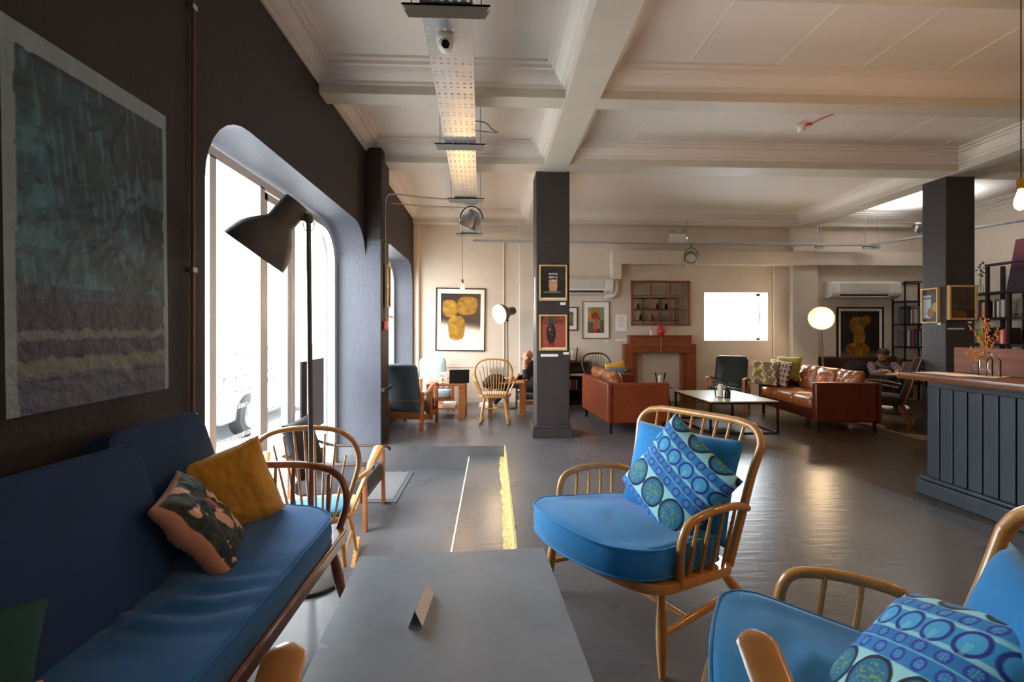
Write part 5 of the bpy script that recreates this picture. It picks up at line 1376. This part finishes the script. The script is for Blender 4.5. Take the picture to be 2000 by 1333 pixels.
for k in range(16):
    dx, dy = random.uniform(-.11, .10), random.uniform(-.06, .06); hgt = random.uniform(.24, .42)
    if k < 4: dx = random.uniform(-.13, -.08); hgt = random.uniform(.16, .22)
    path = catmull([(0, 0, .02), (dx * .12, dy * .12, .165), (dx * .5, dy * .5, hgt * .75), (dx, dy, hgt)], 5); st_.tube(path, .0011, 4)
    for j in range(7):
        p = path[-1 - j] + Vector((random.uniform(-.014, .014), random.uniform(-.010, .010), random.uniform(-.006, .006)))
        mt = Matrix.Rotation(random.uniform(-1.2, 1.2), 3, 'Y'); hd_.ell(p, (.0042, .003, .012), 6, mt)
ds = st_.build('dried_oat_stems', mat('straw', 'c8975a', .8, color2='a8743c', scale=30)); ds.location = (b1.x, b1.y, .991)
tag(ds, 'loose bunch of dried golden oat stems standing in the bar bottle', 'dried flowers'); hd_.build('seed_heads', MATS['straw'], ds)

# ================================================================== pendant bulbs
def pendant(px_loc, top, label, power, group='bare pendant bulbs'):
    t = thing('pendant_bulb', label, 'lamp', px_loc, 0, group)
    m = MB(); m.tube([(0, 0, .12), (0, 0, top - px_loc[2])], .003, 6); m.build('cord', MATS['rubber_black'], t)
    m = MB(); m.lathe([(0, .13), (.012, .13), (.019, .12), (.019, .065), (.014, .06), (0, .06)], n=16); m.build('lamp_holder', MATS['brass'], t)
    m = MB(); m.lathe([(0, -.062), (.012, -.060), (.026, -.045), (.031, -.022), (.028, .006), (.018, .04), (.013, .06)], n=20); m.build('bulb_glass', MATS['bulb_glow'], t)
    bulb_light('pendant_light', (px_loc[0], px_loc[1], px_loc[2] - .09), power)
p = at(903, 563, y=6.95); pendant(tuple(p), 3.043, 'glowing bare bulb hanging on a long cord before the picture of yellow lumps', 14)
p = at(1994, 390, y=2.62); pendant(tuple(p), ZC, 'glowing bare bulb on a long cord above the bar', 18)
for y, l_ in ((1.5, 'second glowing bulb along the bar, just outside the right edge of the photo'), (.4, 'third glowing bulb along the bar, level with the viewer')): pendant((p.x + .02, y, 2.10), ZC, l_, 16, 'bulbs above the unseen part of the bar')

# ================================================================== cable trays, cameras, spotlights and cabling
def tray(name, label, p0, p1, width, cols, pitch, hole, flange=.03):
    p0, p1 = Vector(p0), Vector(p1); d = (p1 - p0); L_ = d.length; d.normalize(); sd = Vector((d.y, -d.x, 0)).normalized(); up = sd.cross(d)
    m = MB(); th = .0015
    def bx(s0, s1, l0, l1, z0, z1):
        c = [p0 + sd * s + d * l + up * z for z in (z0, z1) for s, l in ((s0, l0), (s1, l0), (s1, l1), (s0, l1))]
        m.add(c, [(3, 2, 1, 0), (4, 5, 6, 7), (0, 1, 5, 4), (1, 2, 6, 5), (2, 3, 7, 6), (3, 0, 4, 7)])
    cw = width / cols; s = -width / 2
    for k in range(cols + 1):
        c = -width / 2 + k * cw; hw = (cw - hole) / 2
        bx(max(c - hw, -width / 2), min(c + hw, width / 2), 0, L_, 0, th)
    n = int(L_ / pitch)
    for k in range(cols):
        c = -width / 2 + (k + .5) * cw
        for i in range(n): bx(c - hole / 2, c + hole / 2, i * pitch, i * pitch + (pitch - hole) * (1 if i % 3 else 1.6), 0, th)
    for sgn in (-1, 1): bx(sgn * width / 2 - .001, sgn * width / 2 + .001, 0, L_, 0, flange)
    o = m.build(name, MATS['galvanised'], smooth=0); return tag(o, label, 'cable tray', 'perforated metal cable trays')
T0, T1 = Vector((-.215, 1.2, 3.10)), Vector((-.41, 8.30, 3.03))
tray('cable_tray', 'wide perforated metal cable tray running overhead towards the alcove wall', T0, T1, .285, 6, .048, .017)
tray('cable_tray', 'narrow perforated metal cable tray along the back wall', (-.35, 8.25, 2.925), (6.95, 8.20, 2.90), .10, 2, .06, .02)
tray('cable_tray', 'narrow metal cable tray running from the back wall towards the bar shelves', (6.95, 8.20, 2.90), (7.95, 5.6, 2.92), .10, 2, .06, .02)
def bracket(c, w, label, rods=True, along=(1, 0, 0)):
    t = thing('tray_bracket', label, 'bracket', c, 0, 'hanging tray brackets'); m = MB()
    m.box(-w / 2, w / 2, -.022, .022, -.012, .0)
    m.add([(-w / 2, -.022, 0), (w / 2, -.022, 0), (w / 2 - .03, -.022, -.05), (-w / 2 + .03, -.022, -.05)], [(0, 1, 2, 3)]); m.add([(-w / 2, .022, 0), (w / 2, .022, 0), (w / 2 - .03, .022, -.05), (-w / 2 + .03, .022, -.05)], [(3, 2, 1, 0)])
    m.build('channel', MATS['grey_plastic'], t, smooth=0)
    for s in (-1, 1):
        r = MB(); r.tube([(s * (w / 2 - .05), 0, -.02), (s * (w / 2 - .05), 0, ZC - c[2])], .004, 6); r.build('threaded_rod', MATS['steel'], t)
for y, l in ((2.53, 'nearest grey hanging bracket under the wide cable tray, at the top edge'), (4.33, 'grey hanging bracket under the wide cable tray below the loose black wires'), (6.02, 'grey hanging bracket of the wide cable tray just above the big spotlight'), (8.05, 'grey hanging bracket at the far end of the wide cable tray')):
    x = T0.x + (T1.x - T0.x) * (y - T0.y) / (T1.y - T0.y); z = T0.z + (T1.z - T0.z) * (y - T0.y) / (T1.y - T0.y); bracket((x, y, z - .004), .48, l)
bracket((5.98, 8.20, 2.88), .16, 'small hanging bracket on the narrow back wall tray left of the skirting of light'); bracket((6.95, 8.17, 2.88), .34, 'hanging bracket where the narrow tray turns towards the bar')
t = thing('security_camera', 'white dome security camera under the wide cable tray', 'camera', (-.285, 2.80, 3.085))
m = MB(); m.lathe([(0, .01), (.05, .01), (.055, 0), (.055, -.02), (.050, -.028), (0, -.028)], n=28); m.build('mount', MATS['white_plastic'], t)
m = MB(); m.ell((0, 0, -.045), (.047, .047, .047), 24); b_ = m.build('dome', MATS['white_plastic'], t)
q = Vector((.12, -.95, -.45)).normalized(); m = MB(); mt = q.to_track_quat('Z', 'Y').to_matrix(); m.lathe([(0, .035), (.024, .035), (.024, .05), (.019, .052), (0, .050)], (0, 0, -.045), 20, mt); m.build('lens_ring', MATS['black_glass'], b_)
m = MB(); m.lathe([(0, 0), (.052, 0), (.055, -.015), (.045, -.03), (.03, -.036), (0, -.036)], n=28); o = m.build('smoke_detector', MATS['white_plastic']); o.location = (-.36, 2.40, 3.085); tag(o, 'white round detector at the top edge under the wide cable tray', 'detector')
m = MB(); m.lathe([(0, 0), (.05, 0), (.052, -.02), (.04, -.032), (.036, -.05), (.02, -.058), (0, -.058)], n=28); o = m.build('smoke_detector', MATS['white_plastic']); o.location = (3.33, 4.84, ZC); tag(o, 'white smoke detector on the ceiling with a red cable running from it', 'detector')
m = MB(); m.box(-.03, .03, -.02, .02, 0, .02); k = m.build('base_box', MATS['red_paint'], o, smooth=0, bevel=.004); k.location = (.04, -.06, -.02)
m = MB(); m.tube(catmull([(3.38, 4.80, ZC - .012), (3.42, 4.65, ZC - .008), (3.50, 4.45, ZC - .010), (3.58, 4.30, ZC - .008)], 5), .006, 6); tag(m.build('red_cable', MATS['red_paint']), 'short red cable from the smoke detector to the cross beam', 'cable')
m = MB(); m.tube(catmull([(4.12, 4.13, 3.33), (4.25, 4.10, 3.31), (4.6, 4.10, 3.312), (5.6, 4.10, 3.31), (5.74, 4.10, 3.295), (6.1, 4.10, 3.295), (6.3, 4.10, 3.31), (8.4, 4.10, 3.312)], 6), .006, 6); tag(m.build('red_cable', MATS['red_paint']), 'long red cable clipped along the underside edge of a cross beam', 'cable')
m = MB(); m.tube(catmull([(-.16, 3.92, 3.10), (-.06, 3.98, 3.11), (0, 4.02, 3.07), (.05, 4.05, 3.055)], 6), .004, 6); m.tube(catmull([(-.16, 4.02, 3.06), (-.10, 4.02, 3.055), (0, 4.02, 3.045), (.03, 4.04, 3.05)], 6), .003, 6)
tag(m.build('loose_wires', MATS['rubber_black']), 'loose black wires poking out from the side of the wide cable tray', 'cable')
def spotlight(loc, direction, label, s=1.0, cable=False, hook=.24):
    t = thing('spotlight', label, 'spotlight', loc, 0, 'silver can spotlights'); q = Vector(direction).normalized().to_track_quat('Z', 'Y').to_matrix()
    m = MB(); m.lathe([(0, -.09 * s), (.045 * s, -.085 * s), (.065 * s, -.06 * s), (.095 * s, 0), (.10 * s, .07 * s), (.10 * s, .09 * s), (.092 * s, .09 * s), (.088 * s, 0), (0, -.05 * s)], n=28, mtx=q); m.build('can', MATS['steel'], t)
    m = MB(); m.lathe([(0, .05 * s), (.088 * s, .05 * s)], n=24, mtx=q); m.build('lens', MATS['lamp_inside'], t)
    m = MB(); pts_ = [Vector((math.cos(a) * .115 * s, 0, math.sin(a) * .13 * s)) for a in [math.radians(x) for x in range(0, 181, 15)]]; m.tube(pts_, .006 * s, 6); m.build('yoke', MATS['dark_iron'], t)
    m = MB(); m.tube([(0, 0, .13 * s), (0, 0, hook)], .008, 8); m.build('hook', MATS['dark_iron'], t)
    if cable: m = MB(); m.tube(catmull([(-.09, 0, -.06), (-.085, 0, -.20), (.0, 0, -.27), (.09, 0, -.18), (.10, 0, -.02)], 6), .005, 6); m.build('cable_loop', MATS['candle_wax'], t)
    return t
spotlight(at(921, 428, y=6.35), (-.4, .1, -.9), 'large silver can spotlight hanging under the wide cable tray', 1.35, hook=3.045 - at(921, 428, y=6.35).z)
spotlight(at(1350, 500, y=8.22), (-.45, -.6, -.6), 'silver spotlight with a looped pale cable hanging from the narrow back tray', 1.1, True, 2.915 - at(1350, 500, y=8.22).z)
c_, w_, h_ = wall_box(1306, 458, 1340, 475, 8.40)
t = thing('emergency_light', 'white emergency light box with twin heads above the narrow back tray', 'light fitting', (c_.x, 8.42, c_.z - h_ / 2))
m = MB(); m.box(-w_ / 2, w_ / 2, -.05, .0, 0, h_); m.build('box', MATS['white_plastic'], t, bevel=.008)
for s in (-1, 1):
    m = MB(); m.box(s * .11 - .05, s * .11 + .05, -.06, .0, h_ + .025, h_ + .085); q = m.build('lamp_head', MATS['clear_glass'], t, bevel=.008)
    m = MB(); m.ell((s * .11, -.03, h_ + .055), (.03, .025, .022), 12); m.build('reflector', MATS['steel'], q)
    m = MB(); m.tube([(s * .11, -.025, h_), (s * .11, -.025, h_ + .026)], .01, 8); m.build('stalk', MATS['white_plastic'], t)
m = MB(); m.ell((w_ / 2 + .012, -.03, .09), (.014, .014, .018), 10); m.build('indicator', mat('green_led', '4ad07a', .4, emit='4ad07a', estr=3), t)
m = MB(); m.tube([(w_ / 2 + .006, -.03, .10), (w_ / 2 + .006, -.03, 3.52 - (c_.z - h_ / 2))], .003, 6); m.build('suspension_wire', MATS['dark_iron'], t)
# conduits
PC = 'painted_conduit'
gcon = mat('grey_conduit', 'a8a8a0', .4, metal=.4)
m = MB(); m.tube(catmull([(-1.255, 5.45, 1.42), (-1.255, 5.45, 2.3), (-1.255, 5.45, 2.80), (-1.23, 5.46, 2.90), (-1.16, 5.48, 2.93), (-.8, 5.60, 2.93), (-.35, 5.72, 2.935)], 6), .010, 8)
o = m.build('conduit', gcon); tag(o, 'pale conduit rising from the red call point and crossing to the wide cable tray', 'conduit')
m = MB(); m.tube(catmull([(-1.24, 5.68, 2.88), (-.8, 5.80, 2.88), (-.35, 5.92, 2.90)], 4), .008, 8); tag(m.build('conduit', gcon), 'lower thin conduit crossing from the pier to the wide cable tray', 'conduit')
m = MB(); m.box(-1.272, -1.225, 5.40, 5.50, 1.335, 1.435); o = m.build('call_point', mat('call_red', 'd8382a', .4), smooth=0, bevel=.006); tag(o, 'small red fire call point on the corner of the pier', 'alarm')
m = MB(); m.box(-1.225, -1.222, 5.425, 5.475, 1.36, 1.41); m.build('press_plate', MATS['white_plastic'], o, smooth=0)
for px, y0, y1, l in ((984, 472, 745, 'straight pale conduit dropping down the alcove wall behind the floor lamp'), (1510, 517, 700, 'straight pale conduit on the back wall right of the small window')):
    a, b = at(px, y0, y=YF), at(px, y1, y=YF); m = MB(); m.tube([(a.x, YF - .014, a.z), (a.x, YF - .014, max(b.z, 0))], .011, 8); tag(m.build('conduit', MATS['candle_wax']), l, 'conduit')
m = MB(); a = at(1036, 560, x=.536); m.box(.532, .538, 5.78, 5.86, 1.60, 2.0); tag(m.build('notice', MATS['paper'], smooth=0), 'white notice fixed to the window side of the nearer column', 'sign')

# ================================================================== people and their table
def capsule(mb, pts, radii, n=10):
    mb.tube(catmull(pts, 4), [r for r in interp(radii, 4)], n)
    for p, r in ((pts[0], radii[0]), (pts[-1], radii[-1])): mb.ell(p, (r, r, r), n)
def interp(r, n):
    out = []
    for a, b in zip(r, r[1:]):
        for j in range(n): out.append(a + (b - a) * j / n)
    return out + [r[-1]]
def remesh(o, vox, sm=4):
    r = o.modifiers.new('remesh', 'REMESH'); r.mode = 'VOXEL'; r.voxel_size = vox; r.use_smooth_shade = True
    s = o.modifiers.new('smooth', 'SMOOTH'); s.iterations = sm; s.factor = .5
def head_shape(mb, c, face, s=1.0):
    """Skull, jaw, nose, ears, brow and lips round centre c, looking along face."""
    f = Vector(face).normalized(); rgt = f.cross(Vector((0, 0, 1))).normalized(); u = rgt.cross(f); M_ = Matrix((rgt, f, u)).transposed(); c = Vector(c)
    P = lambda x, y, z: c + M_ @ Vector((x, y, z)) * s
    mb.ell(P(0, -.012, .03), (.076 * s, .095 * s, .088 * s), 20, M_); mb.ell(P(0, .022, -.035), (.058 * s, .068 * s, .075 * s), 18, M_); mb.ell(P(0, .055, -.085), (.026 * s, .024 * s, .02 * s), 12, M_)
    mb.tube([P(0, .078, .02), P(0, .098, -.018), P(0, .106, -.03)], [.008 * s, .012 * s, .014 * s], 8); mb.ell(P(0, .098, -.032), (.018 * s, .014 * s, .011 * s), 10, M_)
    mb.tube([P(-.022, .082, -.058), P(0, .090, -.056), P(.022, .082, -.058)], [.006 * s, .009 * s, .006 * s], 6)
    mb.tube([P(-.045, .070, .032), P(0, .085, .028), P(.045, .070, .032)], [.008 * s, .010 * s, .008 * s], 6)
    for sx in (-1, 1): mb.ell(P(sx * .076, -.008, -.005), (.010 * s, .020 * s, .034 * s), 10, M_)
    return P
def hand(mb, wrist, direction, palm_n, curl=.5, s=1.0, sx=1):
    w = Vector(wrist); d = Vector(direction).normalized(); n = Vector(palm_n); n = (n - d * n.dot(d)).normalized(); r = d.cross(n)
    mb.ell(w + d * .045 * s, (.038 * s, .045 * s, .016 * s), 12, Matrix((r, d, n)).transposed())
    for k, (off, L_) in enumerate(((-.030, .072), (-.010, .080), (.010, .075), (.028, .058))):
        a = w + d * .082 * s + r * off * s; b = a + (d * math.cos(curl * .6) + n * math.sin(curl * .6)) * L_ * .5 * s; c = b + (d * math.cos(curl * 1.5) + n * math.sin(curl * 1.5)) * L_ * .5 * s
        mb.tube([a - d * .02, a, b, c], [.009 * s, .009 * s, .008 * s, .0065 * s], 8)
    a = w + d * .03 * s - r * .034 * s * sx; mb.tube([a + r * .01 * sx, a - r * .02 * sx * s + d * .03 * s, a - r * .022 * sx * s + d * .058 * s + n * .01], [.011 * s, .010 * s, .008 * s], 8)

# bald reader at the alcove table: hand against the temple, legs stretched towards the window
hc = Vector((.585, 7.62, .885))
pr = thing('person', 'bald person in black reading with a hand against the head, seated behind the column edge', 'person', (.70, 7.68, 0))
rel = lambda p: Vector(p) - Vector((.70, 7.68, 0))
b = MB(); P = head_shape(b, rel(hc), (-.75, -.55, -.32))
capsule(b, [rel((.62, 7.66, .80)), rel((.66, 7.68, .72)), rel((.72, 7.70, .55)), rel((.74, 7.70, .40))], [.05, .11, .135, .14])
capsule(b, [rel((.60, 7.52, .70)), rel((.54, 7.36, .56)), rel((.52, 7.42, .72)), rel((.525, 7.50, .82))], [.052, .042, .034, .026]); hand(b, rel((.525, 7.50, .82)), (.05, .15, 1), (.3, .5, 0), .4)
capsule(b, [rel((.64, 7.84, .70)), rel((.52, 7.84, .54)), rel((.36, 7.66, .55))], [.052, .04, .028]); hand(b, rel((.36, 7.66, .555)), (-1, -.4, 0), (0, 0, -1), .6, sx=-1)
for dy, kx, ky, fx, fy in ((-.09, .30, 7.72, .02, 7.92), (.09, .32, 7.90, -.06, 8.02)):
    capsule(b, [rel((.70, 7.70 + dy, .40)), rel((kx, ky, .44)), rel(((kx + fx) / 2, (ky + fy) / 2, .27)), rel((fx, fy, .09))], [.085, .06, .052, .036]); b.ell(rel((fx - .05, fy, .05)), (.08, .04, .035), 10)
body = b.build('body', MATS['skin'], pr, smooth=0); remesh(body, .008)
c = MB()
capsule(c, [rel((.635, 7.67, .775)), rel((.665, 7.68, .70)), rel((.72, 7.70, .55)), rel((.74, 7.70, .40))], [.07, .125, .15, .155])
capsule(c, [rel((.61, 7.54, .71)), rel((.54, 7.36, .56)), rel((.522, 7.41, .68))], [.066, .056, .046]); capsule(c, [rel((.64, 7.84, .70)), rel((.52, 7.84, .54)), rel((.42, 7.73, .55))], [.066, .052, .042])
o = c.build('jumper', MATS['dark_cloth'], pr, smooth=0); remesh(o, .010)
c = MB()
for dy, kx, ky, fx, fy in ((-.09, .30, 7.72, .02, 7.92), (.09, .32, 7.90, -.06, 8.02)):
    capsule(c, [rel((.70, 7.70 + dy, .40)), rel((kx, ky, .44)), rel(((kx + fx) / 2, (ky + fy) / 2, .27)), rel((fx + .03, fy - .01, .12))], [.10, .072, .064, .05])
o = c.build('trousers', MATS['dark_cloth'], pr, smooth=0); remesh(o, .010)
for fx, fy in ((.02, 7.92), (-.06, 8.02)):
    s = MB(); s.ell(rel((fx - .06, fy, .05)), (.115, .048, .048), 14); s.box(*(lambda p: (p.x - .12, p.x + .11, p.y - .045, p.y + .045, 0.0, .025))(rel((fx - .06, fy, 0)))); s.build('shoe', MATS['white_plastic'], pr)
gls = MB()
for sx in (-1, 1): gls.tube([P(sx * .032 + .024 * math.cos(a), .092, .008 + .018 * math.sin(a)) for a in [i * math.pi / 6 for i in range(12)]], .003, 5, closed=True); gls.tube([P(sx * .056, .09, .01), P(sx * .076, 0, .01)], .003, 5)
gls.tube([P(-.008, .095, .01), P(.008, .095, .01)], .003, 5); gls.build('spectacles', MATS['rubber_black'], pr)
lc = lounge_chair((.74, 7.74, 0), math.radians(-80), 'grey backed chair under the bald reader in the alcove', 'orange_wood', 'slate_fabric', .60, .56, .30, .80, recl=.3)
t = thing('side_table', 'low wooden table carrying cups before the bald reader in the alcove', 'table', (.24, 7.28, 0))
m = MB(); m.box(-.30, .26, -.20, .20, .505, .53); m.build('tabletop', MATS['orange_wood'], t, smooth=0, bevel=.005)
for sx, ax_ in ((-1, -.27), (1, .23)):
    for sy in (-1, 1): m = MB(); m.box(ax_ - .035, ax_ + .035, sy * .17 - .02, sy * .17 + .02, 0, .505); m.build('leg', MATS['orange_wood'], t, smooth=0)
cup((.20, 7.16, .531), 'pale cup and saucer on the low alcove table before the reader', 'candle_wax')
m = MB(); m.lathe([(0, 0), (.032, 0), (.034, .01), (.034, .11), (.022, .135), (.018, .17), (.010, .185), (.008, .21), (0, .212)], n=18); o = m.build('squeeze_bottle', mat('orange_plastic', 'e07a1c', .4)); o.location = (-.01, 7.22, .531); tag(o, 'bright orange squeezy bottle on the low alcove table', 'bottle')
laptop((.10, 7.33, .531), math.radians(172), 'pale open laptop on the low alcove table behind the rocking chair spindles', 'grey_plastic', .26)

# capped person on the bench with a checked shirt
hc = Vector((6.50, 7.72, .895))
pr = thing('person', 'bearded person in a cap and dark checked shirt typing at the small round table', 'person', (6.62, 7.92, 0))
rel = lambda p: Vector(p) - Vector((6.62, 7.92, 0))
b = MB(); P = head_shape(b, rel(hc), (-.85, -.50, -.05))
capsule(b, [rel((6.55, 7.78, .80)), rel((6.58, 7.84, .72)), rel((6.62, 7.92, .55)), rel((6.64, 7.96, .46))], [.052, .11, .135, .14])
capsule(b, [rel((6.40, 7.86, .72)), rel((6.30, 7.66, .60)), rel((6.30, 7.42, .665))], [.054, .042, .028]); hand(b, rel((6.30, 7.42, .67)), (-.3, -1, -.1), (0, 0, -1), .6)
capsule(b, [rel((6.74, 7.74, .72)), rel((6.66, 7.52, .60)), rel((6.44, 7.36, .665))], [.054, .042, .028]); hand(b, rel((6.44, 7.36, .67)), (-.8, -.7, -.1), (0, 0, -1), .6, sx=-1)
for dx, kx, ky in ((-.09, 6.38, 7.56), (.09, 6.60, 7.50)):
    capsule(b, [rel((6.62 + dx, 7.94, .47)), rel((kx, ky, .50)), rel((kx - .02, ky, .28)), rel((kx, ky + .03, .09))], [.085, .06, .052, .036]); b.ell(rel((kx - .01, ky - .05, .05)), (.04, .09, .035), 10)
body = b.build('body', MATS['skin_tan'], pr, smooth=0); remesh(body, .008)
shirt = mat('check_shirt', '2a2226', .85)
nt = shirt.node_tree; bs = nt.nodes['Principled BSDF']; tcn = nt.nodes.new('ShaderNodeTexCoord'); ck = nt.nodes.new('ShaderNodeTexChecker'); ck.inputs['Scale'].default_value = 38; ck.inputs['Color1'].default_value = lin('2a2024'); ck.inputs['Color2'].default_value = lin('8a7c80')
nt.links.new(tcn.outputs['Object'], ck.inputs['Vector']); nt.links.new(ck.outputs['Color'], bs.inputs['Base Color'])
c = MB()
capsule(c, [rel((6.56, 7.80, .775)), rel((6.58, 7.84, .70)), rel((6.62, 7.92, .55)), rel((6.64, 7.95, .46))], [.07, .125, .15, .155])
capsule(c, [rel((6.41, 7.86, .72)), rel((6.30, 7.67, .60)), rel((6.30, 7.50, .645))], [.068, .056, .046]); capsule(c, [rel((6.73, 7.75, .72)), rel((6.66, 7.52, .60)), rel((6.50, 7.41, .65))], [.068, .056, .046])
o = c.build('shirt', shirt, pr, smooth=0); remesh(o, .010)
c = MB()
for dx, kx, ky in ((-.09, 6.38, 7.56), (.09, 6.60, 7.50)): capsule(c, [rel((6.62 + dx, 7.94, .47)), rel((kx, ky, .50)), rel((kx - .02, ky, .28)), rel((kx, ky + .03, .11))], [.10, .072, .064, .05])
o = c.build('trousers', MATS['dark_cloth'], pr, smooth=0); remesh(o, .010)
f = Vector((-.85, -.50, -.05)).normalized(); rgt = f.cross(Vector((0, 0, 1))).normalized(); M_ = Matrix((rgt, f, rgt.cross(f))).transposed()
m = MB(); m.ell(P(0, -.014, .062), (.088, .105, .072), 20, M_); m.ell(P(0, -.10, .045), (.075, .07, .018), 14, M_); m.build('cap', MATS['rubber_black'], pr)
m = MB(); m.ell(P(0, .034, -.088), (.052, .050, .030), 14, M_); m.build('beard', mat('dark_hair', '1d1512', .8), pr)
m = MB(); m.ell(P(0, -.055, -.02), (.074, .055, .05), 14, M_); m.build('hair', MATS['dark_hair'], pr)
for kx, ky in ((6.38, 7.56), (6.60, 7.50)):
    s = MB(); s.ell(rel((kx - .01, ky - .07, .05)), (.05, .125, .05), 14); s.build('shoe', MATS['white_plastic'], pr)

# ================================================================== back bar seen only in the mirror
bs_ = shelf_unit('open_shelves', 'black back bar shelves with bottles against the rear wall, seen in the mirror', (5.9, -3.15, 0), 0, 2.3, .30, [.9, 1.35, 1.85, 2.35], 2.8, mid=(.77, 1.54))
random.seed(31)
for zl, n in ((1.35, 9), (1.85, 8), (2.35, 5)):
    for k in range(n):
        x = 5.98 + k * 2.15 / n + random.uniform(0, .04); cl = random.choice(['clear_glass', 'amber_glass', 'black_glass'])
        bottle((x, -3.0, zl + .001), cl.replace('_', ' ') + ' spirit bottle, ' + ORD[k] + ' along the back bar shelf at height ' + {1.35: 'low', 1.85: 'middle', 2.35: 'top'}[zl], 1.45, None, cl, 'spirit bottles on the back bar')

sp_ = spotlight((7.05, 7.35, 3.02), (.1, -.1, 1), 'small silver uplighter on the narrow tray hidden behind the column by the bar', .8, hook=.10)
sl = bpy.data.lights.new('uplight', 'SPOT'); sl.energy = 110; sl.color = (.92, .95, 1.0); sl.spot_size = math.radians(150); sl.spot_blend = .5; sl.shadow_soft_size = .06
so = bpy.data.objects.new('uplight', sl); COL.objects.link(so); so.location = (7.05, 7.34, 3.10); so.rotation_euler = (math.pi, 0, 0)

pr.location.x += .27
